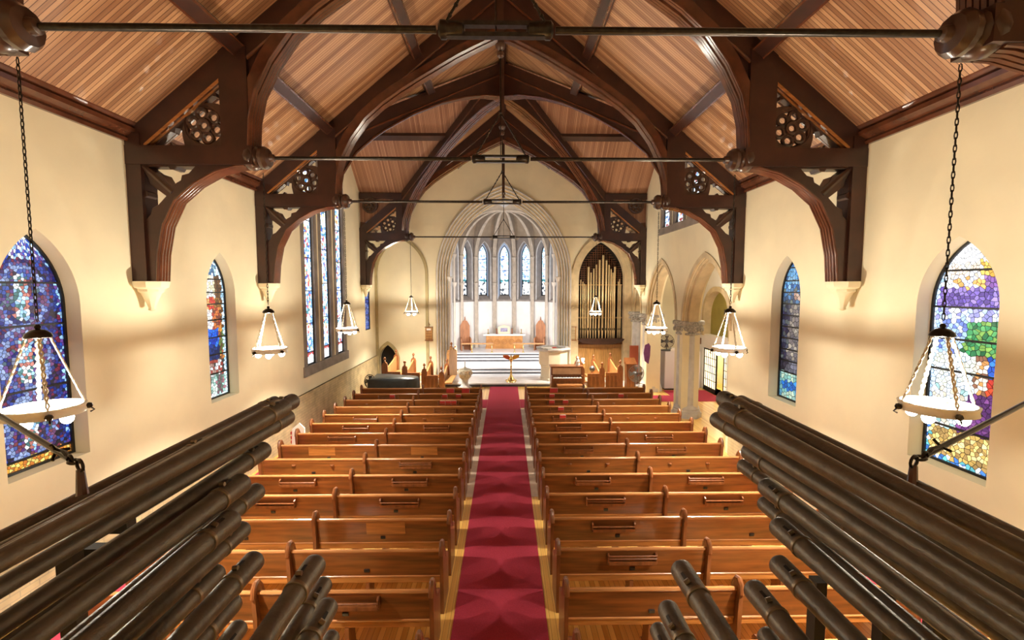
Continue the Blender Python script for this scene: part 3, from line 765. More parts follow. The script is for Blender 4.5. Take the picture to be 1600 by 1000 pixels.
wn_ = [0]
def stained(P, hw, z0, zs, za, design, nx, nz, bars, st=1.4, seed=0, q=.5, frame=.035, irregular=.42):
    """a leaded window: mosaic of glass pieces behind a lead net, saddle bars and a frame. P(u, v, t): u across, v up, t towards the room"""
    rnd = random.Random(seed*77+5)
    wn_[0] += 1
    root = struct('window_%d' % wn_[0])
    R = ((za-zs)**2+hw*hw)/(2*hw); cx = hw-R
    def half(z):
        if z <= zs: return hw
        return max(.004, math.sqrt(max(0, R*R-(z-zs)**2))+cx)
    Hh = za-z0; cw, ch = 2*hw/nx, Hh/nz
    seeds = {}
    for j in range(-2, nz+2):
        for i in range(-2, nx+2):
            seeds[i, j] = (-hw+(i+.5+(rnd.random()-.5)*irregular*2)*cw, (j+.5+(rnd.random()-.5)*irregular*2)*ch)
    for i in range(-2, nx+2):                       # mirrored rims keep the edges straight
        seeds[i, -1] = (seeds[i, 0][0], -seeds[i, 0][1]); seeds[i, nz] = (seeds[i, nz-1][0], 2*Hh-seeds[i, nz-1][1])
    for j in range(-2, nz+2):
        seeds[-1, j] = (-2*hw-seeds[0, j][0], seeds[0, j][1]); seeds[nx, j] = (2*hw-seeds[nx-1, j][0], seeds[nx-1, j][1])
    def cell(i, j):
        x, y = seeds[i, j]
        pl = [(x-3*cw, y-3*ch), (x+3*cw, y-3*ch), (x+3*cw, y+3*ch), (x-3*cw, y+3*ch)]
        for dj in (-2, -1, 0, 1, 2):
            for di in (-2, -1, 0, 1, 2):
                if (di or dj) and (i+di, j+dj) in seeds:
                    a, b = seeds[i+di, j+dj]; nx_, ny_ = a-x, b-y; mx, my = (a+x)/2, (b+y)/2
                    out = []
                    for k in range(len(pl)):
                        p, q_ = pl[k], pl[(k+1) % len(pl)]
                        dp = (p[0]-mx)*nx_+(p[1]-my)*ny_; dq = (q_[0]-mx)*nx_+(q_[1]-my)*ny_
                        if dp <= 0: out.append(p)
                        if dp*dq < 0: f = dp/(dp-dq); out.append((p[0]+(q_[0]-p[0])*f, p[1]+(q_[1]-p[1])*f))
                    pl = out
                    if len(pl) < 3: return None
        return [(min(1, max(-1, p[0]/hw)), min(1, max(0, p[1]/Hh))) for p in pl]
    def W3(s, t, d=0.):
        z = z0+(za-z0)*t
        return P(s*half(min(z, za-.01)), z, d)
    mb = MB(); cols = []
    for j in range(nz):
        for i in range(nx):
            pl0 = cell(i, j)
            if not pl0: continue
            tris = [pl0]
            for pl in tris:
                cs = sum(p[0] for p in pl)/len(pl); ct = sum(p[1] for p in pl)/len(pl)
                k = .88
                pl2 = [(cs+(p[0]-cs)*k, ct+(p[1]-ct)*k) for p in pl]
                c = S(*design(cs, ct, rnd.random(), q)); v = .75+.45*rnd.random()
                mb.add([W3(a, b_, .004) for a, b_ in pl2], [tuple(range(len(pl2)))], tuple(min(1, x*v) for x in c))
    me = bpy.data.meshes.new('glass'); me.from_pydata(mb.v, [], mb.f)
    at = me.color_attributes.new('Col', 'FLOAT_COLOR', 'CORNER')
    k = 0
    for p, c in zip(me.polygons, mb.c):
        for li in p.loop_indices: at.data[li].color = (*c, 1)
    me.materials.append(glass_mat(st)); put('pane', me, root)
    lm = MB().plate(lancet(hw+.03, z0-.03, zs, za+.03, 0, 10), [], -.03, 0, P); lm.build('leading', LEAD, root)
    bm_ = MB()
    for b in bars:
        z = z0+(za-z0)*b; h = half(z)
        vs = [P(u, v, t) for u in (-h, h) for v in (z-.014, z+.014) for t in (.004, .03)]
        bm_.add(vs, [(0,1,3,2), (4,6,7,5), (0,4,5,1), (2,3,7,6), (0,2,6,4), (1,5,7,3)])
    if bars: bm_.build('saddle_bar', LEAD, root)
    fm = MB()
    o = [(hw+.04, z0-.04), (hw+.04, zs)] + arch(hw+.04, za-zs+.05, 10, 0, zs)[1:] + [(-hw-.04, z0-.04), (hw+.04, z0-.04)]
    i_ = [(hw-frame, z0+frame), (hw-frame, zs)] + arch(hw-frame, za-zs-frame, 10, 0, zs)[1:] + [(-hw+frame, z0+frame), (hw-frame, z0+frame)]
    fm.strip(o, i_, -.02, .035, P); fm.build('window_frame', LEAD, root)
    return root
GD = .32
def PL(c, g=.25): return lambda u, v, t: (-W-g+t, c+u, v)
def PR(c, g=.25): return lambda u, v, t: (W+g-t, c-u, v)
ev = [i/9 for i in range(1, 9)]
stained(PL(WL[0][0]), *WL[0][1:], d_medallion, 24, 72, [.05, .33, .6, .78], st=1.15, seed=1)
stained(PL(WL[1][0]), *WL[1][1:], d_madonna, 15, 46, [.17, .3, .42, .54, .65, .73, .82], seed=2)
stained(PR(WR[0][0]), *WR[0][1:], d_pastoral, 19, 56, [.17, .42, .56, .70, .86], st=1.7, seed=3, irregular=.5)
stained(PR(WR[1][0]), *WR[1][1:], d_angel, 10, 36, [.19, .27, .35, .43, .51, .59, .67, .75, .83, .92], st=.9, seed=4)
for k, w_ in enumerate(LANC): stained(PL(w_[0], .09), w_[1]-.03, *w_[2:], d_lancet, 7, 84, [.06, .2, .36, .52, .7], st=2.5, seed=5+k)
for k, w_ in enumerate(CLER): stained(PR(w_[0], .09), w_[1]-.03, *w_[2:], d_lancet, 6, 30, [.3, .6], st=1.6, seed=9+k)
stained(PL(SLIT[0], .05), SLIT[1]-.03, *SLIT[2:], d_blue, 6, 24, [.3, .6], st=1., seed=13)
for b in range(-3, 4):
    base = Matrix.Translation((0, AYC, 0)) @ Matrix.Rotation(-b*DA, 4, 'Z')
    P = lambda u, v, t, base=base: tuple(base @ Vector((u, AR+.34-t, v)))
    stained(P, APW[0], 4.03, APW[2], APW[3], d_apse, 6, 26, [.12, .29, .5, .72], st=2.2, seed=20+b, q=(b+3)/7, frame=.02)
# ------------------------------------------------------------------ pendant lamps
def make_lamp():
    """origin at the suspension point; ring 2.98 below"""
    t = thing('pendant_lamp', 'x', 'pendant lamp')
    top, cap, ringz = 0., -2.30, -2.98
    m = MB(); n = int((top-cap-.08)/.056)
    for k in range(n):
        z = top-.03-k*.056; p = []
        for j in range(8):
            a = 2*PI*j/8; x = .011*math.cos(a); zz = z+.038*math.sin(a)
            p.append((x, 0, zz) if k % 2 else (0, x, zz))
        m.tube(p, .0048, 4, closed=True)
    m.build('chain', IRON, t)
    m = MB().lathe([(.012, cap+.08), (.025, cap+.06), (.018, cap+.04), (.05, cap+.03), (.085, cap), (.095, cap-.03), (.09, cap-.035), (.0, cap-.02)], 16)
    m.build('canopy', IRON, t)
    for k in range(4):
        a = PI/4+PI/2*k; ca, sa = math.cos(a), math.sin(a)
        m = MB()
        for ph in (0, PI):
            pts = []
            for i in range(25):
                f = i/24; r = .075+(.265-.075)*f; z = cap-.04+(ringz+.05-cap+.04)*f
                w = .011
                pts.append((r*ca-sa*w*math.cos(ph+f*30), r*sa+ca*w*math.cos(ph+f*30), z+w*math.sin(ph+f*30)*.5))
            m.tube(pts, .0085, 5)
        m.build('twisted_rod', ROPE, t)
    m = MB()
    pr = [(.255, ringz-.04), (.28, ringz-.035), (.272, ringz), (.285, ringz+.04), (.262, ringz+.045), (.255, ringz-.04)]
    m.lathe(pr, 28)
    rg = m.build('lamp_ring', LAMPW, t)
    for k in range(4):
        a = PI/4+PI/2*k
        MB().sphere((.295*math.cos(a), .295*math.sin(a), ringz-.01), .03, 8).tube([(.30*math.cos(a), .30*math.sin(a), ringz-.02), (.33*math.cos(a), .33*math.sin(a), ringz-.055), (.30*math.cos(a), .30*math.sin(a), ringz-.07)], .008, 5).build('finial', IRON, rg)
        a += PI/4
        MB().tube([(.25*math.cos(a), .25*math.sin(a), ringz), (.19*math.cos(a), .19*math.sin(a), ringz+.01)], .012, 6).lathe([(.012, ringz-.02), (.03, ringz-.01), (.03, ringz+.02)], 8, c=(.18*math.cos(a), .18*math.sin(a), 0)).build('lamp_holder', LAMPW, rg)
        MB().sphere((.18*math.cos(a), .18*math.sin(a), ringz-.065), .05, 12, (1, 1, 1.15)).build('bulb', BULB, t)
    return t
lp = make_lamp()
LY = (3.98, 7.82, 11.66, 19.6)
nth = ('nearest', 'second', 'third', 'farthest')
first = True
LAMPS = []
for i, y in enumerate(LY):
    for s in (-1, 1):
        o = lp if first else copy_tree(lp); first = False
        z = 6.40
        o.location = (s*3.97, y, z); o.rotation_euler = (0, 0, .25*i+(.5 if s > 0 else .1))
        where = {(0, -1): 'in front of the deep blue medallion window', (0, 1): 'in front of the bright pastoral scene window',
                 (1, -1): 'beside the mother and child window', (1, 1): 'in front of the nearer arcade arch', (2, -1): 'beside the tall triple window',
                 (2, 1): 'in front of the farther stone pillar', (3, -1): 'in front of the blind arch', (3, 1): 'in front of the organ pipes'}[(i, s)]
        tag(o, 'lit ring lamp on a long chain hanging %s' % where, 'pendant lamp', 'ring lamps hanging from the trusses')
        LAMPS.append((s*3.97, y, z-2.98))

# ------------------------------------------------------------------ pews
PL_ = 4.26; MID = 2.08; PH = .90; SH = .43
def end_profile(dy=0.):
    return [(-.10, 0), (-.10, .25), (-.11, .60), (-.13, .86), (-.115, .96), (-.07, 1.01), (-.02, 1.0), (.03, .93), (.06, .84), (.10, .74), (.18, .67), (.30, .645), (.38, .63), (.42, .58), (.43, .46), (.42, .2), (.43, 0)]
PM = {}
for s in (-1, 1):
    P = lambda u, v, w, s=s: (s*w, u, v)
    X = lambda a, b, s=s: sorted((s*a, s*b))
    seg = ((.03, MID-.03), (MID+.03, PL_-.03))
    m = MB()
    for a, b in seg:
        x0, x1 = X(a, b)
        m.add([(x, y, z) for x in (x0, x1) for y, z in ((-.02, .50), (-.075, PH-.02), (-.045, PH-.02), (.01, .50))], [(0,1,2,3), (7,6,5,4), (0,4,5,1), (1,5,6,2), (2,6,7,3), (3,7,4,0)])
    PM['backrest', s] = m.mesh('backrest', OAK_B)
    m = MB()
    for a, b in seg:
        x0, x1 = X(a, b)
        m.tube([(x0, -.064, PH-.006), (x1, -.064, PH-.006)], .026, 8)
        m.tube([(x0, -.012, .50), (x1, -.012, .50)], .020, 6)
    PM['top_rail', s] = m.mesh('top_rail', RAIL)  # rail in paler oak, painting in the highlight along the pew tops
    m = MB()
    for a, b in seg:
        x0, x1 = X(a, b); m.box(x0, x1, .0, .38, SH-.035, SH); m.box(x0, x1, -.015, .012, SH-.02, .505); m.tube([(x0, .38, SH-.018), (x1, .38, SH-.018)], .018, 6)
    PM['seat', s] = m.mesh('seat', OAK)
    for nm, a, w in (('end_panel_aisle', 0, .05), ('divider', MID, .05), ('end_panel_wall', PL_, .05)):
        m = MB().plate(end_profile(), [], a-w/2, a+w/2, P)
        pts = [P(u, v, a) for u, v in end_profile()[3:12]]
        m.tube(pts, .033, 8)
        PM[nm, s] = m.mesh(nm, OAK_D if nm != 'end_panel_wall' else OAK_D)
    for j, (a, b) in enumerate(seg):
        c = (a+b)/2
        PM['support', s, j] = MB().plate([(-.02, SH-.03), (.36, SH-.03), (.20, .22), (.24, .03), (.30, 0), (-.06, 0), (-.02, .06)], [], c-.025, c+.025, P).mesh('support', OAK_D)
        x0, x1 = X(c-.035, c+.035)
        PM['number_plate', s, j] = MB().add([(x, y, z) for x in (x0, x1) for y, z in ((-.047, .575), (-.060, .62), (-.035, .62), (-.03, .575))], [(0,1,2,3), (7,6,5,4), (0,4,5,1), (1,5,6,2), (2,6,7,3), (3,7,4,0)]).mesh('number_plate', LEAD)
        for wd in (0, 1):
            h = .33; cc = c-.08+.06*wd
            m = MB()
            xa, xb = X(cc-h, cc+h)
            for xx in (xa, xb):
                m.plate([(-.05, .71), (-.055, .84), (-.10, .85), (-.135, .83), (-.14, .74), (-.10, .70)], [], xx-.012, xx+.012, lambda u, v, w: (w, u, v))
            m.box(xa, xb, -.14, -.05, .705, .72); m.tube([(xa, -.135, .79), (xb, -.135, .79)], .012, 6)
            m.box(xa, xb, -.142, -.13, .72, .755)
            if wd: m.tube([(xa, -.135, .83), (xb, -.135, .83)], .012, 6)
            PM['book_rack', s, j, wd] = m.mesh('book_rack', OAK_D)
        m = MB()
        for xx in (c-.4, c+.4): m.sphere((s*xx, -.085, .77), .022, 8, (1.6, 1, 1)); m.box(s*xx-.04, s*xx+.04, -.085, -.06, .755, .785)
        PM['rack_peg', s, j] = m.mesh('rack_peg', OAK_D)
        xa, xb = X(c-.35+.2*j, c+.25+.2*j)
        PM['patched_board', s, j] = MB().add([(x, y, z) for x in (xa, xb) for y, z in ((-.057, .66), (-.0775, .86), (-.05, .86), (-.04, .66))], [(0,1,2,3), (7,6,5,4), (0,4,5,1), (1,5,6,2), (2,6,7,3), (3,7,4,0)]).mesh('patched_board', OAK)
PY = [5.25+.838*k for k in range(-1, 14)]
# per row from the nearest: marks of (inner half, outer half): r rack, d double rack, k pegs, p patch
FIT = {-1: {-1: '--', 0: 'r-', 1: '--', 2: 'p-', 3: 'rr', 4: 'rr', 5: 'dk', 6: 'pp', 7: '-d', 8: 'rr', 9: 'kr', 10: 'r-', 11: 'rk', 12: 'rr', 13: '--'},
       1: {-1: '--', 0: '--', 1: 'd-', 2: 'r-', 3: 'dr', 4: 'rd', 5: 'kk', 6: 'rr', 7: 'rr', 8: 'r-', 9: 'rk', 10: 'r-', 11: 'rk', 12: 'rr', 13: '--'}}
ORD = ['front', 'second', 'third', 'fourth', 'fifth', 'sixth', 'seventh', 'eighth', 'ninth', 'tenth', 'eleventh', 'twelfth', 'thirteenth', 'fourteenth', 'rearmost']
DESC = {'--': 'plain back', 'r-': 'one book rack', 'rr': 'two book racks', 'd-': 'one double rack', 'dr': 'a double and a single rack', 'rd': 'a single and a double rack',
        'p-': 'one paler patch', 'pp': 'two paler patches', 'dk': 'a rack and bare pegs', 'kk': 'bare rack pegs only', '-d': 'one wall-side rack',
        'kr': 'bare pegs and a wall-side rack', 'rk': 'a rack and bare pegs'}
for k in range(-1, 14):
    for s in (-1, 1):
        f = FIT[s][k]; row = 13-k
        nm = '%s oak pew back from the chancel' % ORD[row] if 0 < row < 14 else ('front oak pew' if row == 0 else 'rearmost oak pew')
        t = thing('church_pew', '%s, %s side, %s' % (nm, 'pillar' if s > 0 else 'triple window', DESC[f]), 'pew',
                  (s*.80-.0, PY[k+1], 0), group='pews along the centre aisle')
        for nme in ('backrest', 'top_rail', 'seat'): put(nme, PM[nme, s], t)
        for nme in ('end_panel_aisle', 'end_panel_wall'): put('end_panel', PM[nme, s], t)
        put('divider', PM['divider', s], t)
        for j in (0, 1):
            put('support', PM['support', s, j], t); put('number_plate', PM['number_plate', s, j], t)
            if f[j] == 'r': put('book_rack', PM['book_rack', s, j, 0], t)
            if f[j] == 'd': put('book_rack', PM['book_rack', s, j, 1], t)
            if f[j] == 'k': put('rack_peg', PM['rack_peg', s, j], t)
            if f[j] == 'p': put('patched_board', PM['patched_board', s, j], t)
# red hymn books in the racks / on the seats of the front rows
bk = MB().box(-.085, .085, -.018, .018, 0, .16).mesh('cover', REDBOOK)
bp = MB().box(-.075, .088, -.013, .013, .005, .164).mesh('pages', PAPER)
def book(x, y, z, lab, tilt=0., rz=0., w=1.):
    t = thing('hymn_book', lab, 'book', (x, y, z), rz, 'red hymn books in the front pews')
    put('cover', bk, t); put('pages', bp, t); t.rotation_euler.x = tilt; t.scale.x = w
def rackbooks(s, k, xs, what):
    for i, x in enumerate(xs):
        pos = ('', 'nearest aisle', 'middle', 'farther from aisle')[0 if len(xs) == 1 else (1 if i == 0 else (3 if i == len(xs)-1 else 2))]
        lab = 'red hymn book, %s rack, %s pew from chancel, %s side%s' % (what, ORD[13-k], 'pillar' if s > 0 else 'triple window', (', '+pos) if pos else '')
        book(s*(.80+x), PY[k+1]-.098, .722, lab, 0.08)
rackbooks(-1, 11, [.78, .96, 1.14], 'inner'); rackbooks(-1, 12, [.62, .80, 1.18, 1.34] if False else [.72, 1.18], 'inner'); rackbooks(-1, 12, [2.95], 'outer')
rackbooks(1, 12, [.85], 'inner'); rackbooks(1, 12, [3.2], 'outer'); rackbooks(1, 11, [.76, 1.2], 'inner'); rackbooks(1, 10, [.95], 'inner'); rackbooks(1, 9, [.90], 'inner')
for s, x, w in ((-1, .55, 'nearer the aisle'), (-1, 1.1, 'farther from the aisle'), (1, 1.0, '')):
    book(s*(.80+x), PY[14]-.095, .74, 'red hymn book behind the front pew, %s side%s' % ('pillar' if s > 0 else 'triple window', (', '+w) if w else ''), 0., 0., 1.6)

# carpets
tag(MB().box(-.63, .63, 3.2, 20.35, 0, .012).build('carpet_runner', CARPET), 'long crimson carpet runner down the centre aisle', 'carpet')
for s in (-1, 1):
    tag(MB().box(*sorted((s*.632, s*.80)), 9.5, 16.6, 0, .006).build('carpet_border', BORDER), 'pale strip of floor beside the crimson runner, %s side' % ('pillar' if s > 0 else 'triple window'), 'border', 'pale borders of the centre aisle')
tag(MB().box(-1.1, -.635, 16.75, 18.0, 0, .010).box(.635, 1.1, 16.75, 18.0, 0, .010).build('cross_carpet', CARPET), 'crimson carpet across the front of the pews', 'carpet')
tag(MB().box(-5.95, -5.12, 3.0, 16.0, 0, .012).build('side_carpet', CARPET), 'crimson carpet strip along the brick dado of the triple window wall', 'carpet')
tag(MB().box(5.15, 5.95, 3.0, 11.5, 0, .012).build('side_carpet', CARPET), 'crimson carpet strip beside the pews under the pastoral window', 'carpet')
tag(MB().box(6.95, 8.8, 17.6, 19.55, 0, .012).box(5.2, 6.95, 17.6, 18.6, 0, .012).build('aisle_carpet', CARPET), 'crimson carpet in the side aisle behind the stone pillars', 'carpet')

# ------------------------------------------------------------------ stone pillars of the arcade
def pillar(x, y, lab, half=False):
    t = thing('stone_pillar', lab, 'pillar', (x, y, 0), 0, 'pillars of the arcade')
    def clover(r, z, rr):
        pass
    m = MB(); 
    def section(r0, lob, n=48): return [((r0*(1+lob*abs(math.sin(2*a))))*math.cos(a) if False else (r0*(1-lob+lob*abs(math.cos(4*a))))*math.cos(a), (r0*(1-lob+lob*abs(math.cos(4*a))))*math.sin(a)) for a in [2*PI*i/n for i in range(n)]]
    def loft(mb, levels):
        n = 48; vs = []
        for r0, lob, z in levels: vs += [(a, b, z) for a, b in section(r0, lob)]
        fs = []
        for i in range(len(levels)-1):
            for k in range(n): fs.append((i*n+k, i*n+(k+1) % n, (i+1)*n+(k+1) % n, (i+1)*n+k))
        fs += [tuple(range(n-1, -1, -1)), tuple((len(levels)-1)*n+k for k in range(n))]
        mb.add(vs, fs)
    loft(m, [(.38, .10, .42), (.37, .11, 2.88)]); m.build('shaft', STONE_G, t)
    m = MB(); m.lathe([(.50, 0), (.50, .16), (.46, .18)], 8, off=PI/8); loft(m, [(.47, .06, .16), (.47, .06, .24), (.43, .06, .27), (.45, .06, .31), (.42, .06, .36), (.38, .1, .44)])
    m.build('base', STONE_G, t)
    m = MB(); loft(m, [(.38, .1, 2.86), (.43, .06, 2.89), (.43, .06, 2.93), (.39, .06, 2.96), (.44, .1, 3.05), (.49, .08, 3.16), (.46, .06, 3.2), (.53, .03, 3.23), (.53, .03, 3.33), (.50, .03, 3.36)])
    rnd = random.Random(4)
    for k in range(26):
        a = 2*PI*k/26; m.sphere((.46*math.cos(a), .46*math.sin(a), 3.06+.03*(k % 2)), .05, 6, (1, 1, 1.4))
    m.build('capital', CAPITAL, t)
pillar(6.43, 15.66, 'pale clustered stone pillar nearest the viewer, with a carved capital')
pillar(6.43, 19.66, 'pale clustered stone pillar beside the steel fan')
pillar(6.43, 21.75, 'stone half pillar against the chancel wall beside the organ')
# jamb of the nearer arch stays wall

# ------------------------------------------------------------------ horizontal trumpet pipes in front of the camera
PA = [
 # end pixel x, y, apparent end width in px, real end radius
 (430, 628, 20, .050), (462, 627, 25, .050), (437, 640, 28, .050), (453, 657, 25, .050), (418, 696, 28, .050), (370, 753, 33, .050), (402, 767, 28, .048),
 (359, 808, 36, .050), (380, 826, 28, .046), (398, 875, 34, .048), (339, 894, 32, .048), (363, 940, 36, .048), (374, 980, 30, .044), (493, 881, 36, .046),
 (506, 912, 29, .042), (513, 947, 34, .044), (519, 994, 27, .040),
 (330, 690, 24, .044), (290, 800, 28, .044)]
PB = [
 (1122, 623, 27, .050), (1157, 629, 25, .050), (1144, 641, 31, .052), (1120, 655, 26, .050), (1170, 705, 29, .050), (1161, 727, 23, .046), (1197, 760, 31, .050), (1194, 786, 26, .046),
 (1216, 822, 34, .050), (1216, 881, 34, .048), (1177, 920, 36, .048), (1064, 889, 36, .046), (1043, 951, 35, .044), (1028, 983, 29, .042), (1197, 992, 34, .044),
 (1250, 720, 24, .044), (1290, 800, 26, .044)]
def pipes(lst, s):
    made = []
    for i, (px, py, w, r) in enumerate(lst):
        dv = fw + rt*((px-800)/F) + up*((500-py)/F)
        y = F*2*r/w
        k = y/dv.y
        x, z = CX+dv.x*k, CZ+dv.z*k
        made.append((x, y, z, r, i))
    for _ in range(40):
        for a in range(len(made)):
            for b in range(a+1, len(made)):
                A, B = made[a], made[b]; ym = min(A[1], B[1])
                ra = A[3]*(1-.9*(A[1]-ym)/(A[1]+.45))+.003; rb = B[3]*(1-.9*(B[1]-ym)/(B[1]+.45))+.003
                dx, dz = B[0]-A[0], B[2]-A[2]; d = math.hypot(dx, dz); g = ra+rb-d
                if g > 0:
                    ux, uz = dx/d, dz/d
                    made[a] = (A[0]-ux*g/2, A[1], A[2]-uz*g/2, A[3], A[4]); made[b] = (B[0]+ux*g/2, B[1], B[2]+uz*g/2, B[3], B[4])
    byx = sorted(made, key=lambda q: (-q[2]))
    for n_, (x, y, z, r, i) in enumerate(byx):
        side = 'medallion window' if s < 0 else 'arcade'
        if n_ == 0: pos = 'topmost'
        elif n_ == len(byx)-1: pos = 'lowest'
        else: pos = '%s from the top' % (['', 'second', 'third', 'fourth', 'fifth', 'sixth', 'seventh', 'eighth', 'ninth', 'tenth', 'eleventh', 'twelfth', 'thirteenth', 'fourteenth', 'fifteenth', 'sixteenth', 'seventeenth', 'eighteenth', 'nineteenth', 'twentieth'][n_])
        t = thing('organ_pipe', 'dark horizontal organ pipe, %s bank, %s' % (side, pos), 'organ pipe', (x, y, z), 0, 'horizontal organ pipes on the %s side' % side)
        L = y+.45
        R90 = Matrix.Rotation(PI/2, 4, 'X')           # local z -> -y
        m = MB(); pr = []
        pass
        pr = [(r*.90, .0), (r*.985, .006), (r, .02)] + [(r*(1-.90*f), f*L) for f in (.1, .3, .6, 1.)]
        m.lathe([(q, zz) for q, zz in pr], 20, R90)
        m.build('pipe_body', PIPE, t)
        m = MB().lathe([(r*.99, .17), (r*1.035, .172), (r*1.035, .186), (r*.98, .188)], 20, R90); m.build('collar', PIPE_E, t)
        # tuning slot with its rolled flap near the end
        a = random.uniform(-.5, .5)+(-.35*s)
        Mx = Matrix.Rotation(a, 4, 'Y') @ Matrix.Translation((0, -.11, r*.97))
        m = MB().box(-.006, .006, -.03, .03, -.004, .003, Mx); m.build('tuning_slot', RACK, t)
        m = MB(); m.tube([Mx @ Vector((-.011, -.03, .006)), Mx @ Vector((.011, -.03, .006))], .010, 8); m.build('tuning_flap', PIPE_E, t)
    return made
ml = pipes(PA, -1); mr_ = pipes(PB, 1)
# racks that carry the pipes: black posts and short blocks below the banks
def pix(px, py, y):
    dv = fw + rt*((px-800)/F) + up*((500-py)/F); k = y/dv.y
    return Vector((CX+dv.x*k, y, CZ+dv.z*k))
for s in (-1, 1):
    t = thing('pipe_rack', 'black rack of posts under the horizontal organ pipes, %s side' % ('medallion window' if s < 0 else 'arcade'), 'rack', (s*1.1, 1.3, 2.6))
    X = lambda p: p if s < 0 else 1578-p
    for px, py, y, w in ((195, 925, 2.0, .028), (108, 860, 2.1, .04), (300, 905, 2.1, .026)):
        p = pix(X(px), py, y)
        MB().box(-w, w, -.03, .03, -1.0, 0).build('post', RACK, t, (p.x-s*1.1, y-1.3, p.z-2.6))
    p = pix(X(150), 862, 2.2); MB().box(-.14, .14, -.03, .03, -.06, .03).build('crossbar', RACK, t, (p.x-s*1.1, .90, p.z-2.6))
    p = pix(X(190), 812, 2.3); MB().box(-.05, .05, -.03, .03, -.06, .03).build('crossbar', RACK, t, (p.x-s*1.1, 1.0, p.z-2.6))
# iron stays with rings holding the racks
def stay(s, pix_a, pix_b, ya, yb, lab):
    def at(px, py, y):
        dv = fw + rt*((px-800)/F) + up*((500-py)/F); k = y/dv.y
        return Vector((CX+dv.x*k, y, CZ+dv.z*k))
    a, b = at(*pix_a, ya), at(*pix_b, yb)
    d = (b-a); end = a + d*((s*(W-.02)-a.x)/d.x)
    t = thing('iron_stay', lab, 'iron stay', a)
    m = MB().tube([d.normalized()*.09, end-a], .011, 8)
    m.build('stay_rod', IRON, t)
    m = MB(); dn = d.normalized()
    for o, rr in ((.0, .020), (.05, .016), (.085, .014)):
        sd = Vector((0, 0, 1)) if o != .05 else dn.cross(Vector((0, 0, 1))).normalized()
        c = dn*o
        m.tube([c+dn*(rr*1.35*math.cos(q))+sd*(rr*math.sin(q)) for q in [2*PI*i/12 for i in range(12)]], .0055, 6, closed=True)
    m.build('ring_link', IRON, t)
    m = MB(); q = dn*.22
    for g in (0, 2, 4):
        dd = (dn.cross(Vector((0, 0, 1))).normalized()*math.cos(g*PI/3)+Vector((0, 0, 1))*math.sin(g*PI/3))
        m.tube([q-dn*.05, q, q+dd*.035-dn*.02], .006, 5)
    m.tube([dn*.10, dn*.14+Vector((0, 0, .012)), dn*.22, dn*.27], .009, 6)
    m.build('hook_ornament', IRON, t)
    m = MB().tube([(0, 0, -.015), (.02*-s, -.02, -.10)], [.012, .018], 8); m.build('anchor_peg', TRUSS_M, t)
stay(-1, (125, 727), (20, 662), 1.60, 1.95, 'black iron stay with hooked links, from the pipes to the medallion window wall')
stay(1, (1428, 721), (1560, 652), 1.60, 1.95, 'black iron stay with hooked links, from the pipes to the pastoral window wall')
# ------------------------------------------------------------------ organ in its arch
t = thing('pipe_organ', 'gilt pipe organ standing in the pointed arch beside the chancel', 'organ', (ORG[0], YE+.3, 0))
MB().box(-1.12, 1.12, .12, .16, 2.0, 6.65).build('back_panel', DARKV, t)
m = MB()                                         # pierced lattice high behind the pipes
for i in range(-9, 10):
    x = i*.11; h = 6.6-ORG[2] if True else 0
    top = ORG[2]+max(.1, (1.7 if abs(x) < .1 else 1.75-abs(x)*1.45))
    m.box(x-.009, x+.009, .06, .09, 4.7, min(6.55, top))
for j in range(17):
    z = 4.75+j*.11; hw = max(.1, min(1.1, (6.65-z)*.85+.05)); m.box(-hw, hw, .06, .09, z-.008, z+.008)
m.build('lattice_screen', OAK_D, t)
m = MB()
for z in (4.62, ): m.box(-1.1, 1.1, .08, .12, z-.03, z+.03)
m.box(-1.1, 1.1, -.02, .08, 3.0, 3.06)
m.build('case_rail', CASE, t)
m = MB(); hp = lambda x: -.32*math.sqrt(max(0, 1-(x/1.14)**2))-.02
xs = [-1.12+2.24*i/20 for i in range(21)]
for z0, z1, o in ((1.98, 2.06, .06), (1.86, 1.98, .0), (1.74, 1.86, -.10)):
    m.plate([(x, hp(x)-o*(1-(x/1.2)**2)) for x in xs] + [(1.12, .12), (-1.12, .12)], [], z0, z1, XY(0))
m.build('pipe_shelf', TRUSS_M, t)
m = MB().box(-1.12, 1.12, .0, .1, 0, 1.74)
for i in range(5): m.box(-1.05+.42*i, -.68+.42*i, -.03, .02, .15, 1.55)
m.build('lower_case', CASE, t)
ap = [(x, 2.0-.24*math.sqrt(max(0, 1-(x/1.12)**2))) for x in xs]
MB().plate([(-1.12, 2.04)] + [(-1.12, 2.0)] + ap[1:-1] + [(1.12, 2.0), (1.12, 2.04)], [], -.40, -.30, XZ(0)).build('shelf_apron', TRUSS, t)
PX = [(140,385,6),(155,400,6),(166,415,6),(178,430,6),(198,285,14),(217,330,9),(238,300,9),(258,268,10),(284,232,12),(311,195,14),(337,235,12),(357,270,10),(374,303,9),(389,330,9),(404,285,12),(432,400,6),(444,380,6),(455,420,6)]
for cx_, ty, w in PX:
    px = 880+cx_/5; py = 360+ty/5
    dv = fw + rt*((px-800)/F) + up*((500-py)/F); k = (YE+.12)/dv.y
    x = CX+dv.x*k-ORG[0]; z = CZ+dv.z*k
    r = w*.0062*.62
    yy = hp(x)+.10
    m = MB().lathe([(r*.35, 2.06), (r, 2.42), (r, z), (r*.85, z), (r*.85, z-.1)], 12, c=(x, yy, 0)).build('display_pipe', GOLDP, t)
    m2 = MB().box(x-r*.5, x+r*.5, yy-r*1.05, yy-r*.7, 2.44, 2.50+r); m2.build('pipe_mouth', DARKV, m)
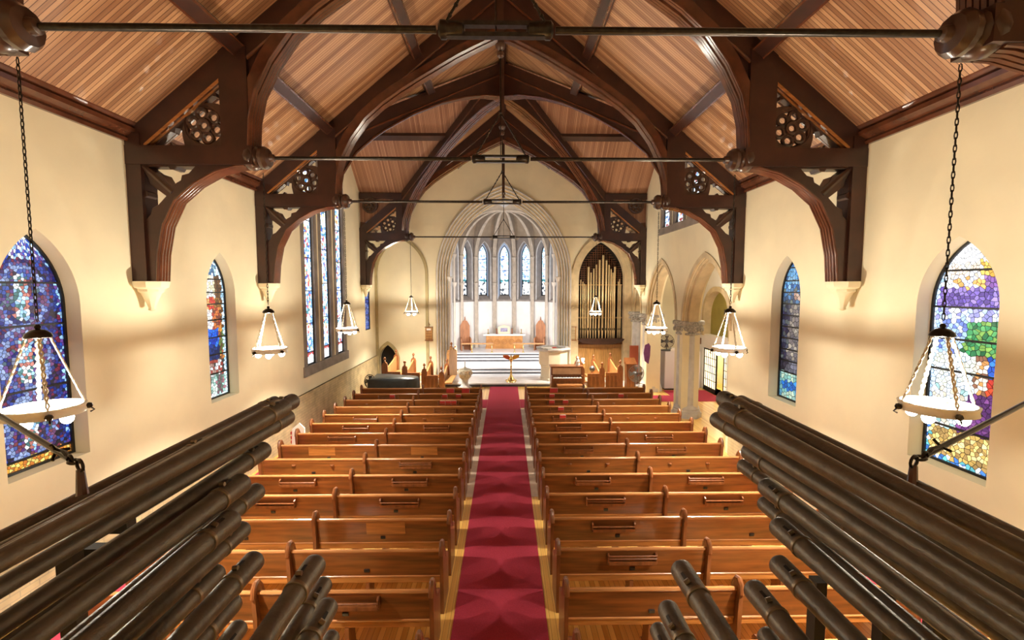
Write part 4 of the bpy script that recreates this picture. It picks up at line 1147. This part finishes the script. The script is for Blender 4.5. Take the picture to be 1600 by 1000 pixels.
# ------------------------------------------------------------------ chancel furniture
FZ = .76
t = thing('altar', 'oak altar table with carved front and white top slab below the apse windows', 'altar', (.0, 28.0, FZ))
m = MB().box(-1.12, 1.12, -.35, .35, 0, .80).box(-1.16, 1.16, -.38, .38, 0, .08); m.build('body', mat('altar_oak', (.50, .225, .055), .5, noise=.2, nscale=3.), t)
m = MB()
for i in range(5):
    cx_ = -.88+.44*i
    m.tube([(cx_+.15*math.cos(q), -.36, .42+.15*math.sin(q)) for q in [2*PI*i2/16 for i2 in range(16)]], .018, 5, closed=True)
    m.tube([(cx_+.07*math.cos(q), -.36, .42+.07*math.sin(q)) for q in [2*PI*i2/10 for i2 in range(10)]], .014, 5, closed=True)
    m.box(cx_-.22, cx_-.205, -.37, -.33, .08, .8)
m.build('carved_front', mat('carved_oak', (.42, .17, .04), .5), t)
MB().box(-1.28, 1.28, -.42, .42, .80, .88).build('top_slab', PAPER, t)
AZ = FZ+.88
t = thing('gilt_icon', 'white and gilt framed icon standing at the middle of the altar', 'icon', (-.02, 28.05, AZ))
m = MB().plate([(-.36, 0), (.36, 0), (.36, .42), (0, .55), (-.36, .42)], [[(-.22, .12), (.22, .12), (.22, .36), (-.22, .36)]], -.04, .04, XZ(0)); m.build('frame', mat('gilt_white', (.80, .66, .45), .4), t)
MB().box(-.22, .22, 0, .03, .12, .36).build('picture', mat('blue_grey_picture', (.30, .28, .42), .5, noise=.4, nscale=9.), t)
for x, lab in ((-.47, 'small dark stand at the framed panel, on the font side'), (.47, 'small dark stand at the framed panel, on the pulpit side')):
    m = MB().box(-.06, .06, -.05, .05, 0, .04).box(-.045, .045, -.02, .02, .04, .30).sphere((0, 0, .31), .045, 8)
    tag(m.build('altar_stand', OAK_D, loc=(x, 27.95, AZ)), lab, 'stand', 'altar ornaments')
for x, lab in ((-1.0, 'brass candlestick with white candle on the font end of the altar'), (1.05, 'brass candlestick with white candle on the pulpit end of the altar')):
    t = thing('candlestick', lab, 'candlestick', (x, 28.0, AZ), 0, 'altar candlesticks')
    MB().lathe([(.08, 0), (.07, .03), (.025, .06), (.02, .14), (.035, .17), (.018, .2), (.04, .28), (.05, .29)], 10).build('stem', BRASS, t)
    MB().lathe([(.018, .28), (.018, .46), (.0, .47)], 8).build('candle', PAPER, t)
THRONE = mat('throne_oak', (.34, .135, .05), .5, noise=.25, nscale=3., stretch=(6., 6., 1.))
def throne(x, lab, rz):
    t = thing('gothic_chair', lab, 'chair', (x, 27.0, FZ), rz, 'tall chairs beside the altar')
    MB().plate([(-.29, 0), (.29, 0), (.29, 1.45), (.24, 1.55), (.14, 1.72), (0, 1.80), (-.14, 1.72), (-.24, 1.55), (-.29, 1.45)], [], .24, .30, XZ(0)).lathe([(.03, 1.79), (.05, 1.84), (.015, 1.90), (.04, 1.94), (.0, 1.99)], 8, c=(0, .27, 0)).build('backrest', THRONE, t)
    MB().box(-.29, .29, -.34, .26, .40, .48).build('seat', THRONE, t)
    for s in (-1, 1):
        MB().plate([(-.28, 0), (.26, 0), (.26, .78), (-.22, .72), (-.28, .62)], [], s*.28-.03, s*.28+.03, YZ(0)).build('arm_panel', THRONE, t)
throne(-2.3, 'tall pointed oak chair on the font side of the altar', .25)
throne(2.12, 'tall pointed oak chair on the pulpit side of the altar', -.25)
def rail(x0, x1, lab):
    t = thing('altar_rail', lab, 'rail', ((x0+x1)/2, 25.95, FZ), 0, 'altar rails')
    h = (x1-x0)/2
    MB().box(-h, h, -.05, .05, .48, .54).build('handrail', OAK_L, t)
    MB().box(-h+.02, h-.02, -.10, .10, .54, .56).build('kneeler_pad', REDBOOK if False else RAIL, t)
    for x in (-h*.35, h*.9 if x0 < 0 else -h*.9):
        MB().lathe([(.07, 0), (.06, .04), (.028, .07), (.028, .22), (.045, .25), (.028, .28), (.028, .46), (.05, .48)], 10, c=(x, 0, 0)).build('post', BRASS, t)
rail(-2.45, -.62, 'altar rail on brass posts, font side of the chancel steps')
rail(.50, 2.3, 'altar rail on brass posts, pulpit side of the chancel steps')
# pulpit
t = thing('stone_pulpit', 'pale octagonal stone pulpit at the chancel steps', 'pulpit', (2.32, 21.35, .16))
m = MB().lathe([(.64, 0), (.64, .10), (.60, .12), (.60, .62), (.64, .66), (.64, .70), (.70, .74), (.70, 1.36), (.74, 1.40), (.66, 1.41), (.66, 1.0), (0, 1.0)], 8, off=PI/8)
m.build('body', mat('pulpit_stone', (.74, .66, .50), .7, noise=.06, nscale=3.), t)
MB().lathe([(.72, 1.36), (.82, 1.42), (.84, 1.47), (.82, 1.52), (.62, 1.53), (.60, 1.45), (.72, 1.36)], 8, off=PI/8).build('coping', STONE_D if False else STONE_G, t)
t = thing('open_book', 'open white book with a red marker lying on the pulpit ledge', 'book', (1.98, 20.87, 1.70), .3)
MB().box(-.22, 0, -.14, .14, 0, .05).box(0, .22, -.14, .14, 0, .04).build('pages', PAPER, t)
MB().box(.16, .46, -.10, .06, .0, .03).build('red_marker', REDBOOK, t)
tag(MB().box(-2.0, 2.0, -.02, .02, 0, .06).build('x', BRASS), '', '') if False else None
# eagle lectern
t = thing('eagle_lectern', 'tall brass lectern with spread eagle wings on the marble platform', 'lectern', (.33, 20.75, .16))
MB().lathe([(.0, 0), (.24, .0), (.22, .05), (.17, .09), (.16, .14), (.10, .20), (.06, .30), (.04, .36), (.055, .42), (.035, .48), (.03, .66), (.055, .70), (.03, .74), (.03, .90), (.08, .96), (.05, 1.0)], 14).build('stand', BRASS, t)
for k in range(3):
    a = 2*PI*k/3+.5
    MB().sphere((.24*math.cos(a), .24*math.sin(a), .04), .05, 8, (1.3, 1.3, .8)).build('foot', BRASS, t)
m = MB().sphere((0, -.02, 1.06), .09, 10, (1, 1, 1.3)).sphere((0, -.09, 1.20), .045, 8).tube([(0, -.12, 1.20), (0, -.17, 1.17)], [.02, .004], 6)
for s in (-1, 1):
    m.add([(0, 0, 1.12), (s*.16, -.02, 1.24), (s*.38, .02, 1.24), (s*.36, .04, 1.12), (s*.22, .05, 1.04), (0, .04, .98),
           (0, .04, 1.12), (s*.16, .03, 1.24), (s*.38, .05, 1.24), (s*.36, .07, 1.12), (s*.22, .08, 1.04), (0, .08, .98)],
          [(0,1,2,3,4,5), (11,10,9,8,7,6)] + [(i, (i+1) % 6, (i+1) % 6+6, i+6) for i in range(6)])
m.build('eagle', BRASS, t)
# font
t = thing('stone_font', 'carved stone baptismal font with a brass cover, in front of the chancel steps', 'font', (-1.72, 19.95, 0)); t.scale = (.88, .88, .95)
MB().lathe([(.34, 0), (.34, .10), (.22, .16), (.16, .26), (.16, .42), (.22, .50)], 8).build('pedestal', STONE_G, t)
m = MB().lathe([(.20, .48), (.30, .58), (.345, .74), (.35, .90), (.31, .91), (.30, .84), (0, .82)], 16)
for k in range(8):
    a = 2*PI*k/8; m.sphere((.33*math.cos(a), .33*math.sin(a), .76), .07, 8, (1, 1, 1.2))
m.build('bowl', mat('font_stone', (.50, .46, .38), .8, noise=.4, nscale=14., bump=.5, bscale=25.), t)
MB().lathe([(.31, .89), (.29, .95), (.12, 1.0), (.03, 1.04), (.02, 1.14), (.04, 1.17), (.015, 1.20)], 14).box(-.06, .06, -.01, .01, 1.22, 1.245).box(-.012, .012, -.01, .01, 1.18, 1.32).build('cover', mat('pewter_cover', (.55, .50, .40), .35, metal=.7), t)
# hymn boards
for x, lab in ((-3.58, 'brown wooden hymn board with a cross finial on the font side of the chancel arch'), (3.28, 'brown wooden hymn board with a cross finial on the pulpit side of the chancel arch')):
    t = thing('hymn_board', lab, 'hymn board', (x, YE-.045, 2.3), 0, 'hymn boards beside the chancel arch')
    MB().box(-.17, .17, -.03, .04, -.30, .30).build('board', CASE, t)
    m = MB()
    for z in (-.26, -.13, 0, .12): m.box(-.14, .14, -.045, -.03, z, z+.018)
    m.box(-.19, .19, -.05, .04, -.34, -.30).box(-.19, .19, -.05, .04, .30, .33); m.build('ledges', OAK_D, t)
    MB().box(-.10, .10, -.042, -.03, .16, .25).build('number_card', PAPER, t)
    MB().box(-.02, .02, -.02, .02, .33, .52).box(-.06, .06, -.02, .02, .41, .45).build('cross_finial', CASE, t)
# choir stalls
def finial(mb, x, y, z):
    mb.lathe([(.03, z-.02), (.05, z+.02), (.02, z+.05), (.055, z+.10), (.06, z+.14), (.03, z+.19), (.0, z+.21)], 8, c=(x, y, 0))
def stall(s, x, zb, y0, y1, lab, h=1.0, pan=.75):
    """bench running away from the viewer: west end, east end, seat, back; x is the aisle-side face"""
    t = thing('choir_stall', lab, 'choir stall', (s*x, y0, zb), 0, 'choir stalls on the %s side' % ('organ' if s > 0 else 'blind arch'))
    L = y1-y0
    for nm, y, hh in (('end_panel', 0, h), ('end_panel', L, h+.05)):
        m = MB().plate([(-.12, 0), (.12, 0), (.12, hh-.18), (.09, hh-.06), (0, hh), (-.09, hh-.06), (-.12, hh-.18)], [], -.04, .04, XZ(y)); finial(m, 0, y, hh)
        m.box(-.07, .07, y-.05, y+.05, .12, hh-.3)
        m.build(nm, STALL, t)
    MB().plate([(0, .10), (L, .10), (L, h-.05), (L*.55, h-.22), (0, h-.38)], [], -.03, .03, YZ(0)).build('backrest', OAK_L, t)
    MB().box(*sorted((s*-.05, s*-.42)), .05, L-.05, .36, .41).build('seat', OAK_L, t)
    return t
for i, (x, zb, h) in enumerate(((5.02, .25, 1.12), (4.22, .12, 1.08), (3.42, .0, 1.05), (2.66, .0, .92))):
    who = ('outermost and highest, by the small door', 'second from the wall', 'third from the wall', 'innermost, by the font')[i]
    stall(-1, x, zb, 19.1+(.15*i if i < 3 else .2), 21.1, 'oak choir stall with poppyhead ends, blind arch side, %s' % who, h)
for i, (x, zb, h) in enumerate(((4.98, .12, 1.08), (4.2, .06, 1.05), (3.42, .0, 1.05))):
    who = ('nearest the steel fan', 'in the middle', 'behind the upright piano')[i]
    stall(1, x, zb, 19.2 if i < 2 else 19.72, 21.1, 'oak choir stall with poppyhead ends, organ side, %s' % who, h)
def front(x0, x1, y, z, lab, grp):
    t = thing('stall_front', lab, 'choir stall', ((x0+x1)/2, y, 0), 0, grp); h = (x1-x0)/2
    m = MB().box(-h, h, -.03, .03, 0, z).box(-h, h, -.05, .05, z, z+.04); m.build('panel', STALL, t)
    m = MB()
    n = max(2, int(2*h/.16))
    for i in range(n): m.box(-h+2*h*(i+.5)/n-.05, -h+2*h*(i+.5)/n+.05, -.045, -.03, .16, z-.08)
    m.build('sunk_panels', OAK_D, t)
front(-4.88, -4.36, 19.02, .92, 'oak panelled stall front beside the black piano cover, wall end', 'panelled fronts of the choir stalls')
front(-4.08, -3.56, 19.12, .86, 'oak panelled stall front behind the black piano cover', 'panelled fronts of the choir stalls')
front(-3.28, -2.80, 19.22, .72, 'oak panelled stall front at the font end', 'panelled fronts of the choir stalls')
front(3.56, 4.06, 19.1, .80, 'oak panelled stall front next to the upright piano', 'panelled fronts of the choir stalls')
front(4.34, 4.84, 19.1, .84, 'oak panelled stall front next to the steel fan', 'panelled fronts of the choir stalls')
t = thing('carved_screen', 'tall oak bench end with carved cresting at the font side of the chancel steps', 'screen', (-2.52, 21.9, .16), -.28)
MB().plate([(-.5, 0), (.5, 0), (.5, 1.1), (.42, 1.32), (.30, 1.22), (.18, 1.42), (.06, 1.30), (-.08, 1.52), (-.2, 1.34), (-.36, 1.36), (-.5, 1.2)], [], -.06, .06, YZ(0)).build('panel', OAK_L, t)
m = MB(); finial(m, 0, .46, 1.28); finial(m, 0, -.05, 1.5); m.build('finial', OAK, t)
t = thing('reading_desk', 'oak reading desk with a sloping top between the organ stalls and pillar', 'desk', (5.62, 19.95, 0))
MB().box(-.20, .20, -.18, .18, 0, 1.10).build('body', OAK_D, t)
MB().plate([(-.22, 1.10), (.20, 1.10), (.20, 1.36), (-.22, 1.14)], [], -.24, .24, YZ(0)).build('sloping_top', OAK_D, t)
t = thing('red_chair', 'red-brown padded chair back standing behind the oak reading desk', 'chair', (6.1, 20.9, 0))
MB().box(-.20, .20, .18, .24, .3, 1.78).build('backrest', TERRACOTTA, t)
MB().box(-.22, .22, -.2, .2, .42, .5).build('seat', TERRACOTTA, t)
for a in (-.19, .19):
    for b in (-.17, .2): MB().box(a-.02, a+.02, b-.02, b+.02, 0, .42).build('leg', OAK_D, t)
# upright piano with bench and lamp
t = thing('upright_piano', 'brown upright piano in front of the pulpit', 'piano', (2.66, 19.0, 0))
MB().box(-.66, .66, .0, .5, 0, 1.13).box(-.70, .70, -.03, .53, 1.13, 1.17).build('case', OAK_D, t)
MB().box(-.60, .60, -.02, .02, .84, 1.10).build('upper_panel', mat('walnut_panel', (.50, .30, .17), .4, noise=.2, nscale=3.), t)
MB().box(-.66, .66, -.27, .0, .62, .70).box(-.66, -.6, -.27, 0, .70, .80).box(.6, .66, -.27, 0, .70, .80).build('keybed', OAK_D, t)
MB().box(-.60, .60, -.25, -.03, .70, .725).build('white_keys', PAPER, t)
m = MB()
for i in range(36):
    if i % 7 not in (2, 6): m.box(-.59+i*.0333+.012, -.59+i*.0333+.03, -.17, -.03, .725, .74)
m.build('black_keys', RACK, t)
for x in (-.62, .62): MB().box(x-.035, x+.035, -.26, -.19, 0, .62).build('leg', OAK_D, t)
t = thing('piano_bench', 'long brown bench pulled up to the upright piano', 'bench', (2.70, 18.40, 0))
MB().box(-.52, .52, -.17, .17, .46, .52).build('seat', RAIL, t)
for a in (-.47, .47):
    for b in (-.13, .13): MB().box(a-.025, a+.025, b-.025, b+.025, 0, .46).build('leg', OAK_D, t)
t = thing('white_figurine', 'small white figurine on the end of the upright piano', 'figurine', (3.16, 19.25, 1.17))
MB().lathe([(.08, 0), (.10, .03), (.07, .12), (.09, .18), (.05, .26), (.03, .28), (.05, .33), (.0, .39)], 10).build('body', PAPER, t)
tag(MB().lathe([(.0, 0), (.07, .0), (.08, .03), (.04, .06), (.03, .09), (.07, .12), (.075, .24), (.0, .25)], 10).build('table_lamp', GLOBE, loc=(3.75, 21.4, .9)), 'small glowing lamp shade in front of the organ case', 'lamp')
tag(MB().box(-.10, .10, -.10, .10, 0, .90).box(-.2, .2, -.2, .2, 0, .03).build('lamp_pedestal', CASE, loc=(3.75, 21.4, 0)), 'slim oak pedestal under the small glowing lamp', 'pedestal')
tag(MB().sphere((0, 0, .12), .13, 12).build('silver_ball', STEEL, loc=(3.86, 19.6, .84-.0)), 'round grey object resting on the stall ledge beside the piano', 'ball')
# fans
def fan(x, y, r, zc, lab, mt, rz, tilt=0., zb=0.):
    t = thing('floor_fan', lab, 'fan', (x, y, zb), rz, None)
    Mx = Matrix.Translation((0, 0, zc)) @ Matrix.Rotation(PI/2+tilt, 4, 'X')
    m = MB()
    for k in range(5):
        rr = r*(.35+.65*k/4); m.tube([Mx @ Vector((rr*math.cos(a), rr*math.sin(a), .07 if k < 4 else .0)) for a in [2*PI*i/24 for i in range(24)]], .007 if k < 4 else .014, 5, closed=True)
    for k in range(20):
        a = 2*PI*k/20; m.tube([Mx @ Vector((r*.15*math.cos(a), r*.15*math.sin(a), .08)), Mx @ Vector((r*.9*math.cos(a), r*.9*math.sin(a), .07)), Mx @ Vector((r*math.cos(a), r*math.sin(a), 0)), Mx @ Vector((r*.85*math.cos(a), r*.85*math.sin(a), -.08))], .004, 4)
    m.build('cage', mt, t)
    m = MB()
    for k in range(4):
        a0 = PI/2*k
        pts = []
        for f, w in ((.12, .12), (.5, .30), (.9, .36)):
            for sg in (-1, 1): pts.append(Mx @ Vector((r*f*math.cos(a0+sg*w), r*f*math.sin(a0+sg*w), sg*.025)))
        m.add(pts + [p + Vector((0, .004, 0)) for p in pts], [(0,1,3,2), (2,3,5,4), (6,8,9,7), (8,10,11,9), (0,2,8,6), (2,4,10,8), (1,7,9,3), (3,9,11,5), (4,5,11,10), (0,6,7,1)])
    m.build('blades', GREY if mt is not STEEL else STEEL, t)
    MB().lathe([(0, .10), (.06, .095), (.07, .03), (.09, -.05), (.07, -.18), (0, -.2)], 12, Mx).build('motor', GREY, t)
    MB().tube([(0, .1, zc), (0, .1, .05)], .022, 8).lathe([(0, 0), (.24, 0), (.24, .03), (.04, .06)], 14, c=(0, .1, 0)).build('stand', GREY, t)
fan(5.42, 18.35, .34, .98, 'round steel floor fan in front of the clustered pillar', STEEL, .15)
fan(-5.35, 18.1, .30, .72, 'dark round floor fan against the brick dado beside the black piano cover', IRON, -.5)
fan(7.15, 19.75, .30, .42, 'round brown fan standing on top of the white cabinet behind the pillar', mat('bronze_cage', (.16, .11, .09), .45, metal=.5), -.3, 0, 1.72)
# covered grand piano
t = thing('covered_piano', 'grand piano under a black cover beside the brick dado', 'piano', (-4.35, 18.1, 0))
o_ = [(-.95, -.50), (.55, -.50), (.85, -.42), (.98, -.15), (.92, .12), (.62, .30), (.2, .42), (-.3, .62), (-.95, .72)]
m = MB(); n = len(o_)
lv = [(1.04, .12), (1.02, .5), (1.0, .84), (.98, .90), (.94, .925)]
vs = [(x*k+(.015*math.sin(9*x+7*y) if k > 1.01 else 0), y*k+(.02*math.sin(8*x) if k > 1.01 else 0), z) for k, z in lv for x, y in o_]
m.add(vs, [(i*n+j, i*n+(j+1) % n, (i+1)*n+(j+1) % n, (i+1)*n+j) for i in range(len(lv)-1) for j in range(n)] + [tuple((len(lv)-1)*n+j for j in range(n)), tuple(range(n-1, -1, -1))])
m.build('cover', BLACKC, t, sharp=60)
for x, y in ((-.7, -.25), (.5, -.25), (-.5, .4)): MB().lathe([(.05, 0), (.06, .2)], 10, c=(x, y, 0)).build('leg', RACK, t)
# side aisle things
t = thing('white_cabinet', 'tall white enamelled double cabinet behind the stone pillars', 'cabinet', (7.82, 19.95, 0))
MB().box(-.78, .78, -.30, .38, .06, 1.72).build('body', FRIDGE, t)
for s in (-1, 1):
    d = MB().box(*sorted((s*.01, s*.77)), -.34, -.30, .08, 1.71).build('cabinet_door', FRIDGE, t)
    MB().box(s*.06-.012, s*.06+.012, -.37, -.34, .75, .95).build('handle', GREY, d)
MB().box(-.74, .74, -.26, .34, 0, .06).build('plinth', RACK, t)
for (x, y, w, h_, mt_, lab) in ((7.45, 19.75, .16, .10, PAPER, 'white crumpled paper bundle on top of the white cabinet'), (7.75, 19.8, .14, .07, REDBOOK, 'red folder lying on the white cabinet')):
    tag(MB().box(-w, w, -.12, .12, 0, h_).box(-w*.7, w*.8, -.1, .08, h_, h_*1.4).build('paper_bundle' if mt_ is PAPER else 'red_folder', mt_, loc=(x, y, 1.72)), lab, 'papers')
m = MB(); 
for i in range(7):
    a = i/6*2*PI
m.plate([(-.10, 0), (.06, -.12), (.12, .25), (.13, .65), (.05, .78), (-.10, .68), (-.15, .35)], [], -.03, .03, XZ(0))
tag(m.build('purple_banner', PURPLE, loc=(6.13, 19.22, 1.35)), 'purple cloth banner hanging on the pillar behind the steel fan', 'banner')
t = thing('framed_picture', 'small dark framed picture on the olive wall above the glazed doors', 'picture', (AX+.25, 18.4, 3.35))
MB().plate([(-.18, -.24), (.18, -.24), (.18, .24), (-.18, .24)], [[(-.13, -.19), (.13, -.19), (.13, .19), (-.13, .19)]], -.03, .02, YZ(0)).build('frame', RACK, t)
MB().box(-.01, .01, -.14, .14, -.20, .20).build('picture', mat('brown_print', (.35, .22, .12), .6, noise=.4, nscale=12.), t)
tag(MB().box(-.02, .0, -.09, .09, -.14, .14).build('wall_notice', OAK_D, loc=(AX, 20.25, 2.1)), 'small dark notice on the white wall beside the glazed doors', 'notice')
t = thing('side_table', 'small dark red table seen through the open aisle doorway', 'table', (AX+.75, 18.5, 0))
MB().box(-.35, .35, -.3, .3, .70, .75).build('table_top', OAK_D, t)
MB().box(-.30, .30, -.25, .25, .22, .25).build('shelf', OAK_D, t)
for a in (-.3, .3):
    for b in (-.25, .25): MB().box(a-.025, a+.025, b-.025, b+.025, 0, .70).build('leg', OAK_D, t)
# white board left on a pew
t = thing('white_sign_board', 'white folded sign board with red print standing by the brick dado beside the pew ends', 'sign', (-5.34, 11.75, .012))
MB().add([(-.16, -.1, 0), (.14, -.1, 0), (.16, -.02, .82), (.02, .0, .95), (-.16, -.02, .80), (-.16, .1, 0), (.14, .1, 0), (.16, .02, .82), (.02, .02, .95), (-.16, .02, .80)],
         [(0,1,2,3,4), (9,8,7,6,5)] + [(i, (i+1) % 5, (i+1) % 5+5, i+5) for i in range(5)]).build('board', PAPER, t)
m = MB()
for i in range(4): m.box(-.19, -.165, -.05, .03, .30+.12*i, .37+.12*i)
m.build('red_print', REDBOOK, t)
# ------------------------------------------------------------------ light
def light(kind, loc, e, col, size=.1, rot=None, name='lamp_light', spread=None, sy=None):
    l = bpy.data.lights.new(name, kind); l.energy = e; l.color = col
    if kind == 'AREA':
        l.size = size
        if sy: l.shape = 'RECTANGLE'; l.size_y = sy
        if spread: l.spread = spread
    else: l.shadow_soft_size = size
    o = bpy.data.objects.new(name, l); COL.objects.link(o); o.location = loc
    if rot is not None: o.rotation_euler = rot
    return o
WARM = (1., .90, .735)
for x, y, z in LAMPS:
    light('POINT', (x, y, z-.025), 280, WARM, .05)
    sp = light('SPOT', (x, y, z-.05), 1200, WARM, .06, name='floor_fill_spot'); sp.data.spot_size = math.radians(116); sp.data.spot_blend = .7  # extra spot added under each ring lamp to brighten floor and pews
light('POINT', (AX-1.0, 16.5, 4.2), 120, (1., .86, .68), .2, name='aisle_lamp')
light('POINT', (AX+.8, 19.6, 2.0), 60, (1., .82, .55), .1, name='vestibule_lamp')
# hidden chancel lights behind the arch, aimed at the apse
for s in (-1, 1):
    light('AREA', (s*2.3, YE+.75, 2.7), 165, (1., .96, .95), .4, (math.radians(82), 0, s*math.radians(14)), 'chancel_light', sy=2.6)
w = bpy.data.worlds.new('world'); sc.world = w; w.use_nodes = True
w.node_tree.nodes['Background'].inputs[0].default_value = (.5, .6, .8, 1); w.node_tree.nodes['Background'].inputs[1].default_value = .6
vs_ = sc.view_settings
vs_.view_transform = 'Standard'; vs_.look = 'None'; vs_.exposure = .38; vs_.gamma = 1.; vs_.use_curve_mapping = False
